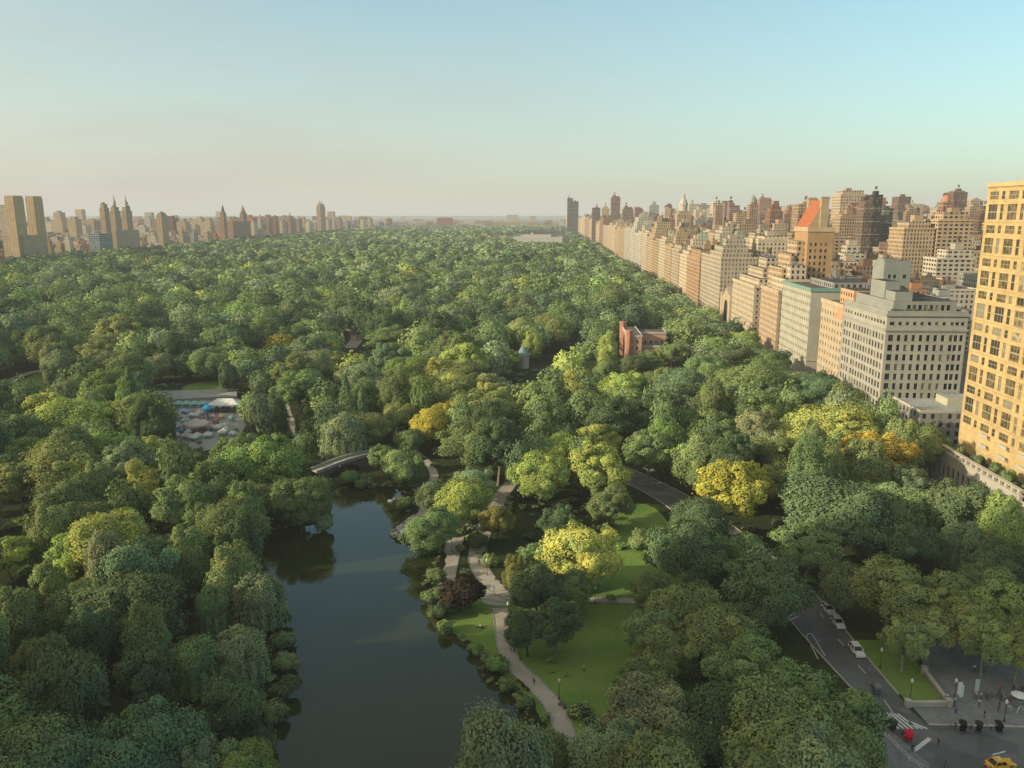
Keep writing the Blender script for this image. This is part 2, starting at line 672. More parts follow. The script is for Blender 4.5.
def ribbon(name, line, w, z, mat, edge=None):
    L, Rr = ribbon_pts(line, w)
    b = MB()
    for i in range(len(line) - 1):
        b.poly([(*Rr[i], z), (*Rr[i + 1], z), (*L[i + 1], z), (*L[i], z)], 0)
    if edge:
        for S_, sg in ((L, 1), (Rr, -1)):
            I, O = S_, ribbon_pts(line, w + 0.5)[0 if sg > 0 else 1]
            for i in range(len(line) - 1):
                q = [(*I[i], z + .09), (*I[i + 1], z + .09), (*O[i + 1], z + .09), (*O[i], z + .09)]
                b.poly(q if sg < 0 else q[::-1], 1)
    return tag(b.build(name, [mat, edge] if edge else [mat]), kind='structure')


# one ground sheet out to the horizon
gb = MB()
S = 40000
gb.poly([(-S, -S, 0), (S, -S, 0), (S, S, 0), (-S, S, 0)])
tag(gb.build('ground', M['ground']), kind='structure')

POND_PX = [(190, 900), (243, 768), (264, 735), (283, 690), (284, 650), (277, 610), (266, 575), (261, 550), (268, 534), (300, 527), (324, 520),
           (331, 506), (331, 492), (345, 486), (365, 487), (385, 488), (400, 490), (403, 500), (408, 513), (392, 531), (397, 540), (414, 546),
           (430, 549), (437, 560), (424, 583), (429, 606), (437, 630), (461, 646), (476, 659), (484, 680), (508, 694), (524, 712),
           (512, 732), (480, 756), (466, 778), (452, 820), (450, 900)]
POND = smooth_line([gnd(*p) for p in POND_PX], True, 5)
sheet('pond_water', POND, 0.05, M['water'])


def bank():
    cx = sum(p[0] for p in POND) / len(POND)
    n = len(POND)
    b = MB()
    rows = []
    area = sum(POND[i][0] * POND[(i + 1) % n][1] - POND[(i + 1) % n][0] * POND[i][1] for i in range(n))
    sg = -1 if area > 0 else 1
    for i in range(n):
        a, c = POND[i - 1], POND[(i + 1) % n]
        dx, dy = c[0] - a[0], c[1] - a[1]
        d = math.hypot(dx, dy) or 1
        nx, ny = -dy / d * sg, dx / d * sg       # outward
        r = random.uniform(0.8, 1.2)
        rows.append([(POND[i][0] + nx * o * r, POND[i][1] + ny * o * r, z) for o, z in ((-0.5, 0.0), (0.05, 0.3 * r), (0.9, 0.5 * r), (2.6, 0.01))])
    for i in range(n):
        A, B = rows[i], rows[(i + 1) % n]
        for k in range(3):
            b.poly([A[k], B[k], B[k + 1], A[k + 1]] if sg > 0 else [A[k], A[k + 1], B[k + 1], B[k]])
    tag(b.build('pond_bank', M['soil'], smooth=True), kind='structure')


bank()

G = lambda L: [gnd(*p) for p in L]
sheet('lawn', smooth_line(G([(437, 606), (490, 598), (560, 604), (660, 604), (690, 640), (690, 740), (575, 746), (520, 690), (480, 655), (455, 642)]), True, 4), 0.024, M['lawn'])
sheet('lawn', smooth_line(G([(588, 598), (586, 560), (610, 535), (622, 508), (655, 508), (690, 560), (690, 598)]), True, 4), 0.024, M['lawn'])
sheet('lawn', smooth_line(G([(185, 393), (190, 384), (228, 381), (236, 391)]), True, 4), 0.03, M['lawn'])
sheet('lawn', smooth_line(G([(5, 392), (40, 372), (75, 365), (90, 378), (40, 396)]), True, 4), 0.03, M['lawn'])
sheet('lawn', G([(846, 640), (910, 704), (948, 704), (924, 672), (900, 640)]), 0.024, M['lawn'])

PATHS = [([(584, 830), (577, 785), (572, 760), (568, 741), (563, 727), (553, 705), (535, 685), (517, 668), (506, 648), (503, 628), (500, 608)], 3.4),
         ([(444, 590), (449, 565), (455, 541), (462, 522), (468, 505)], 4.2),
         ([(525, 468), (507, 488), (495, 508), (483, 532), (477, 558), (485, 577), (500, 590), (520, 600)], 4.4),
         ([(480, 596), (520, 601), (560, 601), (602, 600), (660, 603), (720, 612)], 2.6),
         ([(355, 392), (380, 402), (393, 410), (386, 422), (397, 436), (409, 447), (424, 459), (434, 474), (430, 488)], 2.6),
         ([(416, 487), (425, 499), (426, 509), (419, 519), (408, 529)], 3.6),
         ([(225, 502), (258, 494), (290, 487), (322, 478.5)], 3.2),
         ([(399, 459), (412, 458), (425, 460)], 3.0),
         ([(284, 400), (288, 416), (296, 430), (302, 442)], 3.5),
         ([(0, 388), (16, 378), (34, 372), (70, 366), (110, 362)], 6.0),
         ([(350, 348), (357, 338), (352, 330), (338, 322)], 9.0),
         ([(940, 600), (950, 628), (962, 655), (972, 680)], 5.0)]
for px, w in PATHS:
    ribbon('path', smooth_line(G(px), False, 5), w, 0.05 if w != 5.0 else 0.062, M['path'] if w != 5.0 else M['plaza'], M['grey_stone'] if w < 5 else None)
sheet('path', smooth_line(G([(482, 602), (488, 585), (503, 584), (514, 596), (508, 606)]), True, 4), 0.058, M['path'])

ROAD_L = [(65.0, 100), (63.6, 121), (61.6, 133.4), (57.0, 162), (54.9, 180.8), (49, 205), (39, 240), (28, 262), (8, 290), (-20, 330)]
ROAD_R = [(69.5, 100), (68.9, 121), (68.3, 136.7), (67.1, 156.3), (66.0, 179.7), (61, 205), (51, 240), (39, 265), (20, 294), (-8, 335)]


def road():
    L, Rr = smooth_line(ROAD_L, False, 5), smooth_line(ROAD_R, False, 5)
    b = MB()
    for i in range(len(L) - 1):
        b.poly([(*L[i], .044), (*Rr[i], .044), (*Rr[i + 1], .044), (*L[i + 1], .044)])
    tag(b.build('park_road', M['asphalt']), kind='structure')
    for S_, sg, lo in ((L, -1, 133), (Rr, 1, 137)):
        k = MB()
        for i in range(len(S_) - 1):
            if S_[i][1] < lo: continue
            a, c = S_[i], S_[i + 1]
            o = 0.3 * sg
            P = [(a[0], a[1]), (a[0] + o, a[1]), (c[0] + o, c[1]), (c[0], c[1])]
            if sg < 0: P = P[::-1]
            k.prism(P, 0.0, 0.17)
        tag(k.build('road_kerb', M['stone']), kind='structure')


road()
sheet('plaza_road', [(30, 133.6), (61.5, 133.6), (68.6, 134.6), (69.5, 131.2), (113, 131.2), (113, 60), (20, 60), (20, 110)], 0.036, M['asphalt'])
sheet('plaza_paving', [(69.6, 131.4), (69.2, 136.4), (77.0, 136.8), (77.2, 149), (83, 172), (92, 176), (113, 160), (113, 131.4)], 0.05, M['plaza'])
sheet('avenue_road', [(113, 20), (113, 4200), (136, 4200), (136, 20)], 0.03, M['asphalt'])
sheet('avenue_pavement', [(136, 20), (136, 4200), (147, 4200), (147, 20)], 0.10, M['plaza'])
sheet('city_street_ground', [(147, 20), (147, 4300), (5000, 4300), (5000, 20)], 0.03, M['asphalt'])
sheet('city_street_ground', [(-800, 700), (-5000, 700), (-5000, 4300), (-800, 4300)], 0.03, M['asphalt'])
# kerb island on the near side of the crossing
kb = MB()
kb.prism([(50, 108), (64.4, 119.2), (65.0, 120.4), (64.6, 121.2), (61.7, 130.6), (54, 131.5), (44, 131.5)], 0.0, 0.15)
tag(kb.build('corner_pavement', M['plaza']), kind='structure')


def stripe(a, b, w, z=0.056):
    d = math.hypot(b[0] - a[0], b[1] - a[1])
    ux, uy = (b[0] - a[0]) / d, (b[1] - a[1]) / d
    nx, ny = -uy * w / 2, ux * w / 2
    return [(a[0] - nx, a[1] - ny, z), (b[0] - nx, b[1] - ny, z), (b[0] + nx, b[1] + ny, z), (a[0] + nx, a[1] + ny, z)]


lm = MB()
for p, q in (((838, 639), (844, 646)), ((858, 665), (866, 674)), ((884, 700), (895, 716)), ((820, 613), (824, 618))):
    lm.poly(stripe(gnd(*p), gnd(*q), 0.16))
for p, q in (((806, 636), (818, 659)), ((812, 634), (825, 656))):
    lm.poly(stripe(gnd(*p), gnd(*q), 0.2))
lm.poly(stripe(gnd(806, 636), gnd(809, 633.5), 0.2, .057)); lm.poly(stripe(gnd(809, 633.5), gnd(812, 634), 0.2, .058))
lm.poly(stripe(gnd(788, 617), gnd(795, 613), 0.25)); lm.poly(stripe(gnd(790, 620), gnd(798, 616.5), 0.25))
# zebra crossing
for k in range(9):
    t = k / 8
    a = gnd(875 + 30 * t + (6 if k > 6 else 0), 712 + 0.3 * k + (8 if k > 6 else 0))
    b = gnd(889 + 38.5 * t, 729.0)
    lm.poly(stripe(a, b, 0.42))
lm.poly(stripe(gnd(907, 756), gnd(930, 738.5), 0.75))
lm.poly(stripe(gnd(992.5, 755), gnd(1005.5, 751.5), 0.3, .05))
tag(lm.build('road_marking', M['line']), kind='structure')
ed = MB()
ed.box(69.7, 112.5, 130.95, 131.35, 0.0, 0.16)
tag(ed.build('plaza_kerb', M['stone']), kind='structure')

# pale landing stones at the water
lb = MB()
LAND = smooth_line(G([(390, 533), (396, 539), (408, 533), (419, 522), (414, 516), (403, 524)]), True, 3)
if sum(LAND[i][0] * LAND[(i + 1) % len(LAND)][1] - LAND[(i + 1) % len(LAND)][0] * LAND[i][1] for i in range(len(LAND))) < 0: LAND = LAND[::-1]
lb.prism(LAND, 0.0, 0.58)
tag(lb.build('shore_landing_path', M['pale_plaza']), kind='structure')

# ------------------------------------------------------------------ trees
def quads_mesh(name, V, tint, mat, attr='tint', normals=None):
    """V: (n,4,3) quads, tint: (n,3) per-face colour"""
    n = len(V)
    me = bpy.data.meshes.new(name)
    me.vertices.add(n * 4)
    me.vertices.foreach_set('co', V.astype(np.float32).ravel())
    me.loops.add(n * 4)
    me.loops.foreach_set('vertex_index', np.arange(n * 4, dtype=np.int32))
    me.polygons.add(n)
    me.polygons.foreach_set('loop_start', np.arange(0, n * 4, 4, dtype=np.int32))
    me.update(calc_edges=True)
    a = me.attributes.new(attr, 'FLOAT_COLOR', 'FACE')
    c = np.ones((n, 4), dtype=np.float32)
    c[:, :3] = tint
    a.data.foreach_set('color', c.ravel())
    me.materials.append(mat)
    if normals is not None:
        me.polygons.foreach_set('use_smooth', np.ones(n, dtype=bool))
        cn = me.attributes.new('custom_normal', 'FLOAT_VECTOR', 'POINT')
        cn.data.foreach_set('vector', np.repeat(normals.astype(np.float32), 4, axis=0).ravel())
    me.validate()
    return me


def unit(v):
    return v / np.maximum(np.linalg.norm(v, axis=-1, keepdims=True), 1e-6)


def cards(P, Nn, size, rng, stretch=None, jitter=0.42, bend=0.0):
    """leaf-clump quads at P facing roughly Nn"""
    n = len(P)
    nn = unit(Nn + rng.normal(0, jitter, (n, 3)))
    a = unit(np.cross(nn, unit(rng.normal(0, 1, (n, 3)))))
    if stretch is not None:
        a = unit(np.cross(nn, np.array([0, 0, 1.0])))
    b = np.cross(nn, a)
    s = size[:, None] * 0.5
    w = s
    h = s * (stretch if stretch is not None else rng.uniform(0.7, 1.3, (n, 1)))
    k = lambda: rng.uniform(0.75, 1.15, (n, 1))
    return np.stack([P - a * w * k() - b * h * k(), P + a * w * k() - b * h * k(), P + a * w * k() + b * h * k(), P - a * w * k() + b * h * k()], axis=1)


def ball(c, r, nl=8, nv=5):
    out = []
    for j in range(nv):
        t0, t1 = math.pi * j / nv, math.pi * (j + 1) / nv
        for i in range(nl):
            p0, p1 = 2 * math.pi * i / nl, 2 * math.pi * (i + 1) / nl
            q = [(math.sin(t) * math.cos(p), math.sin(t) * math.sin(p), math.cos(t)) for t, p in ((t0, p0), (t1, p0), (t1, p1), (t0, p1))]
            out.append([[c[0] + r * x, c[1] + r * y, c[2] + r * z] for x, y, z in q])
    return np.array(out)


R0, H0 = 9.0, 17.0


def crown(form, seed, n, size, core=True):
    """returns quads, tint, lobe centres, for a tree of crown radius R0 and height H0"""
    rng = np.random.default_rng(seed)
    lob = []
    if form in ('broad', 'tall', 'open'):
        sty = seed % 3 if form == 'broad' else 1
        N = {'broad': (30, 20, 15)[sty], 'tall': 17, 'open': 22}[form]
        rx = R0 * (0.64 if form != 'tall' else 0.55)
        zc, rz = {'broad': (0.56, 0.29), 'tall': (0.54, 0.36), 'open': (0.62, 0.25)}[form]
        for i in range(N):
            z = 1 - 1.75 * (i + 0.5) / N
            ph = i * 2.39996 + rng.uniform(-0.5, 0.5)
            rr = math.sqrt(max(0, 1 - z * z))
            k = rng.uniform(0.74, 1.22)
            if rng.random() < 0.15: continue
            sz = rng.uniform(*((.17, .32), (.22, .42), (.30, .48))[sty]) if form != 'open' else rng.uniform(0.18, 0.30)
            lob.append((rr * math.cos(ph) * rx * k, rr * math.sin(ph) * rx * k, H0 * (zc + rz * z * k), R0 * sz))
        lob.append((0, 0, H0 * zc, R0 * 0.5 if form != 'open' else R0 * 0.3))
        for i in range(20):           # small outlying sprays that break the outline
            z = rng.uniform(-0.5, 0.98)
            ph = rng.uniform(0, 6.283)
            rr = math.sqrt(max(0, 1 - z * z))
            k = rng.uniform(1.12, 1.42)
            lob.append((rr * math.cos(ph) * rx * k, rr * math.sin(ph) * rx * k, H0 * (zc + rz * z * k), R0 * rng.uniform(0.10, 0.19)))
    elif form == 'dome':
        for i in range(18):
            z = 1 - 1.7 * (i + 0.5) / 18
            ph = i * 2.39996 + rng.uniform(-0.5, 0.5)
            rr = math.sqrt(max(0, 1 - z * z))
            k = rng.uniform(0.82, 1.10)
            lob.append((rr * math.cos(ph) * R0 * .60 * k, rr * math.sin(ph) * R0 * .60 * k, H0 * (0.55 + 0.31 * z * k), R0 * rng.uniform(.26, .44)))
        lob.append((0, 0, H0 * .55, R0 * .55))
    elif form == 'willow':
        for i in range(15):
            z = 1 - 1.2 * (i + 0.5) / 15
            ph = i * 2.39996 + rng.uniform(-0.4, 0.4)
            rr = math.sqrt(max(0, 1 - z * z))
            lob.append((rr * math.cos(ph) * R0 * .62, rr * math.sin(ph) * R0 * .62, H0 * (0.66 + 0.2 * z), R0 * rng.uniform(.28, .4)))
    elif form == 'spruce':
        for i in range(26):
            t = (i + 0.5) / 26
            ph = i * 2.39996
            rr = R0 * 0.62 * (1 - t) ** 0.9
            lob.append((rr * math.cos(ph) * .75, rr * math.sin(ph) * .75, H0 * (0.10 + 0.86 * t), R0 * (0.10 + 0.20 * (1 - t))))
    elif form == 'shrub':
        for i in range(9):
            ph = i * 2.39996
            rr = R0 * 0.6 * math.sqrt((i + .3) / 9)
            lob.append((rr * math.cos(ph), rr * math.sin(ph), H0 * rng.uniform(0.3, 0.62), R0 * rng.uniform(.28, .42)))
    L = np.array(lob)
    w = L[:, 3] ** 2
    zs = 0.72 if form in ('broad', 'open') else 1.0
    if form == 'shrub': zs = 1.2
    li = rng.choice(len(L), size=int(n * 2.2), p=w / w.sum())
    d = unit(rng.normal(0, 1, (len(li), 3)))
    rad = L[li, 3] * rng.uniform(0.82, 1.10, len(li))
    # ragged, twiggy surface
    sub = unit(rng.normal(0, 1, (len(L), 11, 3)) + np.array([0, 0, 0.25]))
    dots = np.einsum('nk,nsk->ns', d, sub[li]).max(axis=1)
    bumpy = np.clip((dots - 0.70) / 0.28, 0, 1)
    bumpy = bumpy * bumpy * (3 - 2 * bumpy)
    rad *= 0.76 + 0.40 * bumpy + 0.05 * rng.normal(0, 1, len(li))
    rad *= np.where(rng.random(len(li)) < 0.07, rng.uniform(1.05, 1.38, len(li)), 1)
    P = L[li, :3] + d * rad[:, None] * np.array([1, 1, zs])
    # drop what is deep inside other lobes
    keep = np.ones(len(P), bool)
    for k in range(len(L)):
        q = (P - L[k, :3]) / np.array([1, 1, zs])
        keep &= ~((np.linalg.norm(q, axis=1) < L[k, 3] * 0.70) & (li != k))
    keep &= P[:, 2] > H0 * (0.16 if form not in ('shrub', 'spruce') else 0.03)
    P, d, li = P[keep][:n], d[keep][:n], li[keep][:n]
    ctr = np.array([0, 0, H0 * 0.5])
    Nn = unit(0.65 * d + 0.5 * unit(P - ctr) + np.array([0, 0, 0.15]))
    sz = size * rng.uniform(0.6, 1.4, len(P))
    lt = rng.uniform(0.82, 1.18, len(L))
    V = cards(P, Nn, sz, rng)
    NS = unit(Nn + rng.normal(0, 0.16, Nn.shape))
    tint = (lt[li] * rng.uniform(0.84, 1.16, len(P)))[:, None] * np.array([1, 1, 1])
    tint[:, 0] *= rng.uniform(0.9, 1.15, len(P))
    if form == 'willow':
        m = n // 2
        ph = rng.uniform(0, 2 * math.pi, m)
        rr = R0 * rng.uniform(0.5, 1.0, m)
        top = H0 * (0.78 - 0.25 * (rr / R0) ** 2)
        z = top - rng.uniform(0, 1, m) * (top - H0 * 0.12)
        strand = 1 + 0.08 * np.sin(ph * 17)
        P2 = np.stack([rr * np.cos(ph) * strand, rr * np.sin(ph) * strand, z], 1)
        N2 = unit(P2 * np.array([1, 1, 0]) + 1e-6)
        V2 = cards(P2, N2, size * 0.8 * np.ones(m), rng, stretch=2.6, jitter=0.3)
        V = np.concatenate([V, V2])
        NS = np.concatenate([NS, unit(N2 + np.array([0, 0, .2]))])
        tint = np.concatenate([tint, (rng.uniform(0.75, 1.25, m) * (1 + .15 * np.sin(ph * 17)))[:, None] * np.ones(3)])
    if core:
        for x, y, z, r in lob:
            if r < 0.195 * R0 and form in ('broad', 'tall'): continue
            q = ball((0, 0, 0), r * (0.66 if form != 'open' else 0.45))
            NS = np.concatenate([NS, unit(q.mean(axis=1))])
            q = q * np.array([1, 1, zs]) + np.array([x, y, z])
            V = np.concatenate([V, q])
            tint = np.concatenate([tint, np.full((len(q), 3), 0.45)])  # core tinted darker to paint the shade between leaf clumps
    return V, tint, lob, NS


def trunk_mesh(lob, seed, mat, form):
    rng = random.Random(seed)
    b = MB()
    th = H0 * (0.30 if form != 'spruce' else 0.92)
    r = 0.42
    sway = (rng.uniform(-.5, .5), rng.uniform(-.5, .5))
    top = (sway[0], sway[1], th)
    b.tube([(0, 0, -0.05), (sway[0] * .1, sway[1] * .1, 0.6), (sway[0] * .5, sway[1] * .5, th * .55), top], [r * 1.5, r, r * .85, r * (.75 if form != 'spruce' else .2)], 7)
    if form != 'spruce':
        for x, y, z, q in rng.sample(lob, min(8, len(lob))):
            if z < th: continue
            mid = (x * .45 + sway[0] * .5, y * .45 + sway[1] * .5, th + (z - th) * .62)
            b.tube([top, mid, (x * .9, y * .9, z)], [r * .55, r * .36, r * .12], 5)
    return b.mesh('trunk', [mat], True)


PROTO = {}


def make_protos():
    spec = [('broad', 9, 34000, .27), ('tall', 3, 30000, .28), ('open', 3, 22000, .29), ('willow', 1, 13000, .36), ('spruce', 1, 12000, .4), ('shrub', 2, 4200, .75)]
    for form, cnt, n, s in spec:
        PROTO[form] = []
        for k in range(cnt):
            V, t, lob, NS = crown(form, 100 + 17 * k + len(form), n, s)
            PROTO[form].append((quads_mesh(form + '_crown', V, t, M['leaf'], 'tint', NS), trunk_mesh(lob, k, M['pale_bark'] if form == 'open' else M['bark'], form)))


make_protos()

LEAFC = {
    'dark green': (0.050, 0.078, 0.042), 'mid green': (0.085, 0.122, 0.056), 'yellow green': (0.162, 0.200, 0.066),
    'olive': (0.102, 0.134, 0.057), 'golden': (0.58, 0.55, 0.13), 'blue green': (0.068, 0.106, 0.062),
    'bright green': (0.100, 0.152, 0.054), 'purple brown': (0.058, 0.058, 0.045), 'grey green': (0.105, 0.135, 0.080),
    'amber': (0.31, 0.31, 0.11),
}
LEAFC = {k: tuple(min(.62, c * g * (3.15 if k not in ('golden', 'amber', 'purple brown') else 1)) for c, g in zip(v, (1.0, .95, .92))) for k, v in LEAFC.items()}
# photo survey: pixel of crown centre, crown width in pixels, form, colour
KEY = [
    (650, 715, 108, 'broad', 'grey green'), (622, 750, 90, 'broad', 'grey green'), (682, 752, 96, 'broad', 'dark green'), (812, 708, 118, 'broad', 'mid green'), (782, 740, 120, 'broad', 'mid green'), (842, 742, 84, 'broad', 'mid green'), (748, 668, 84, 'broad', 'mid green'), (722, 720, 90, 'broad', 'dark green'), (688, 552, 84, 'broad', 'dark green'), (690, 610, 80, 'broad', 'mid green'), (728, 640, 84, 'broad', 'mid green'), (672, 648, 70, 'broad', 'mid green'),
    (766, 585, 96, 'broad', 'dark green'), (655, 590, 44, 'broad', 'mid green'), (652, 632, 54, 'broad', 'mid green'), (648, 676, 50, 'open', 'mid green'), (570, 590, 40, 'broad', 'mid green'), (538, 588, 62, 'broad', 'dark green'), (556, 622, 56, 'open', 'dark green'), (528, 628, 46, 'broad', 'dark green'), (581, 548, 84, 'broad', 'yellow green'), (540, 560, 50, 'broad', 'mid green'),
    (840, 512, 112, 'broad', 'dark green'), (729, 492, 96, 'open', 'golden'), (874, 456, 76, 'open', 'golden'), (832, 428, 86, 'broad', 'yellow green'), (775, 458, 62, 'broad', 'olive'), (775, 480, 50, 'broad', 'olive'),
    (915, 440, 54, 'broad', 'olive'), (962, 505, 90, 'broad', 'dark green'), (962, 545, 48, 'willow', 'blue green'), (890, 592, 92, 'open', 'olive'), (945, 600, 66, 'open', 'olive'), (1003, 605, 72, 'open', 'olive'),
    (905, 640, 50, 'open', 'olive'), (850, 585, 60, 'broad', 'dark green'), (1000, 560, 60, 'broad', 'dark green'), (905, 545, 60, 'broad', 'dark green'), (540, 472, 62, 'broad', 'yellow green'), (598, 465, 72, 'broad', 'yellow green'), (648, 452, 58, 'open', 'mid green'),
    (463, 500, 58, 'broad', 'yellow green'), (497, 520, 40, 'broad', 'amber'), (432, 424, 46, 'broad', 'golden'), (452, 415, 46, 'broad', 'golden'), (485, 408, 72, 'broad', 'olive'), (470, 440, 70, 'broad', 'mid green'), (415, 390, 56, 'broad', 'olive'),
    (626, 388, 56, 'broad', 'yellow green'), (572, 396, 42, 'broad', 'yellow green'), (545, 418, 60, 'willow', 'mid green'), (715, 428, 58, 'broad', 'olive'), (755, 382, 64, 'broad', 'olive'), (680, 405, 70, 'broad', 'dark green'), (640, 425, 44, 'broad', 'grey green'),
    (343, 434, 50, 'willow', 'grey green'), (404, 463, 46, 'broad', 'mid green'), (382, 456, 30, 'broad', 'mid green'), (306, 424, 28, 'tall', 'dark green'), (275, 415, 30, 'tall', 'dark green'), (346, 395, 30, 'spruce', 'blue green'), (362, 405, 24, 'spruce', 'blue green'),
    (302, 497, 62, 'broad', 'mid green'), (322, 520, 30, 'shrub', 'grey green'), (268, 460, 86, 'broad', 'bright green'), (300, 385, 62, 'broad', 'mid green'), (240, 450, 50, 'broad', 'mid green'),
    (112, 540, 82, 'broad', 'yellow green'), (72, 556, 60, 'open', 'yellow green'), (50, 588, 44, 'tall', 'olive'), (20, 482, 60, 'open', 'olive'), (8, 556, 44, 'open', 'yellow green'), (186, 560, 62, 'tall', 'mid green'), (232, 578, 56, 'tall', 'mid green'), (214, 606, 44, 'willow', 'mid green'), (258, 598, 54, 'willow', 'grey green'), (146, 640, 62, 'tall', 'mid green'), (196, 662, 52, 'willow', 'mid green'), (92, 640, 60, 'tall', 'dark green'), (44, 672, 58, 'tall', 'mid green'),  # yellow green crowns in this line are coloured to look sunlit
    (240, 652, 50, 'willow', 'grey green'), (14, 622, 62, 'tall', 'mid green'), (150, 742, 116, 'broad', 'blue green'), (70, 760, 120, 'broad', 'blue green'), (205, 765, 80, 'broad', 'blue green'), (10, 770, 120, 'broad', 'mid green'), (245, 770, 60, 'broad', 'bright green'), (232, 704, 56, 'tall', 'dark green'),
    (78, 420, 74, 'broad', 'yellow green'), (105, 450, 62, 'broad', 'bright green'), (30, 430, 60, 'broad', 'mid green'), (148, 425, 46, 'tall', 'dark green'), (142, 490, 40, 'tall', 'yellow green'), (185, 500, 76, 'broad', 'mid green'),
    (230, 525, 70, 'broad', 'mid green'), (70, 500, 66, 'broad', 'mid green'), (518, 756, 84, 'broad', 'bright green'), (548, 756, 50, 'broad', 'mid green'), (460, 592, 56, 'shrub', 'purple brown'),
    (445, 626, 22, 'shrub', 'bright green'), (476, 648, 18, 'shrub', 'bright green'), (497, 664, 26, 'shrub', 'bright green'), (508, 684, 24, 'shrub', 'mid green'), (432, 596, 26, 'shrub', 'mid green'), (437, 611, 24, 'shrub', 'dark green'), (436, 575, 26, 'shrub', 'mid green'), (524, 702, 20, 'shrub', 'mid green'),
    (283, 640, 30, 'shrub', 'dark green'), (286, 662, 30, 'shrub', 'mid green'), (284, 688, 32, 'shrub', 'dark green'), (274, 712, 34, 'shrub', 'mid green'), (264, 738, 34, 'shrub', 'dark green'), (278, 618, 30, 'shrub', 'dark green'), (446, 605, 24, 'shrub', 'dark green'), (478, 540, 26, 'shrub', 'dark green'), (460, 548, 14, 'shrub', 'mid green'), (404, 503, 20, 'shrub', 'bright green'), (420, 540, 40, 'shrub', 'dark green'), (436, 525, 50, 'broad', 'mid green'), (440, 495, 46, 'broad', 'dark green'),
    (350, 477, 26, 'shrub', 'mid green'), (365, 482, 22, 'shrub', 'mid green'), (160, 365, 30, 'broad', 'grey green'), (228, 375, 24, 'tall', 'dark green'), (130, 388, 30, 'spruce', 'dark green'), (210, 360, 40, 'broad', 'mid green'),
    (490, 560, 22, 'shrub', 'olive'), (515, 575, 30, 'tall', 'amber'), (610, 500, 50, 'broad', 'mid green'), (560, 520, 40, 'broad', 'dark green'), (700, 520, 60, 'broad', 'dark green'), (738, 556, 54, 'broad', 'mid green'), (598, 438, 44, 'broad', 'yellow green'), (560, 452, 46, 'broad', 'yellow green'), (790, 440, 46, 'broad', 'yellow green'), (640, 540, 30, 'shrub', 'mid green'),
    (985, 640, 62, 'open', 'olive'), (1018, 648, 60, 'open', 'olive'), (930, 628, 56, 'open', 'olive'), (968, 622, 60, 'open', 'olive'), (195, 466, 44, 'broad', 'dark green'), (232, 455, 36, 'broad', 'mid green'), (158, 430, 40, 'tall', 'dark green'), (400, 415, 36, 'broad', 'olive'), (384, 425, 26, 'broad', 'mid green'), (412, 440, 30, 'broad', 'mid green'), (672, 352, 34, 'broad', 'mid green'), (652, 364, 26, 'broad', 'mid green'), (634, 366, 30, 'broad', 'dark green'), (606, 372, 34, 'broad', 'mid green'),
    (100, 350, 54, 'broad', 'olive'), (395, 308, 40, 'broad', 'olive'), (465, 300, 34, 'broad', 'yellow green'), (395, 338, 60, 'broad', 'mid green'), (385, 318, 46, 'broad', 'yellow green'), (330, 362, 40, 'broad', 'olive'), (510, 357, 22, 'broad', 'yellow green'), (532, 345, 22, 'tall', 'yellow green'), (608, 350, 26, 'tall', 'yellow green'),
    (660, 380, 40, 'broad', 'mid green'), (648, 360, 24, 'broad', 'mid green'), (705, 370, 46, 'broad', 'mid green'), (735, 358, 46, 'broad', 'dark green'), (775, 400, 46, 'broad', 'dark green'), (810, 400, 40, 'broad', 'dark green'), (790, 390, 40, 'broad', 'mid green'),
]
KEEP = [
    [(266, 545), (330, 530), (334, 495), (385, 492), (410, 520), (395, 540), (430, 552), (422, 590), (440, 635), (470, 665), (505, 705), (500, 728), (455, 768), (262, 768), (290, 690), (282, 610)],
    [(455, 612), (508, 606), (512, 650), (472, 650)], [(588, 605), (632, 605), (628, 645), (590, 705), (560, 690), (578, 640)], [(602, 560), (645, 548), (640, 595), (606, 596)], [(625, 510), (650, 508), (645, 530), (625, 530)],
    [(792, 616), (818, 600), (868, 655), (910, 706), (945, 703), (1024, 700), (1024, 768), (880, 768), (878, 716), (850, 690), (800, 650)],
    [(632, 472), (655, 466), (690, 490), (690, 512), (660, 520), (632, 500)],
    [(180, 404), (240, 394), (240, 424), (216, 436), (180, 440)], [(176, 390), (188, 380), (232, 379), (236, 400), (180, 402)],
    [(318, 466), (404, 455), (400, 470), (350, 490), (322, 492)],
    [(629, 334), (650, 334), (664, 352), (640, 352), (632, 352)], [(519, 352), (527, 352), (527, 364), (519, 364)], [(568, 343), (578, 343), (578, 347), (568, 347)],
    [(10, 378), (40, 368), (42, 376), (14, 388)], [(284, 405), (296, 405), (304, 430), (294, 432)], [(347, 330), (360, 335), (366, 350), (352, 350)],
    [(424, 460), (434, 474), (428, 476), (420, 463)],
    [(932, 440), (960, 440), (1012, 500), (1012, 515), (937, 476)], [(897, 405), (955, 405), (958, 440), (930, 440)],
    [(444, 545), (460, 540), (454, 588), (444, 588)], [(474, 560), (484, 558), (512, 590), (510, 602), (488, 602)], [(500, 482), (510, 482), (508, 494), (498, 500)],
    [(505, 644), (517, 650), (540, 683), (562, 706), (576, 735), (560, 742), (550, 715), (530, 688)], [(416, 488), (430, 495), (426, 512), (412, 525)],
    [(540, 232), (515, 241), (570, 241), (565, 232)],
]
ROADPOLY = smooth_line(ROAD_L, False, 3) + smooth_line(ROAD_R, False, 3)[::-1]


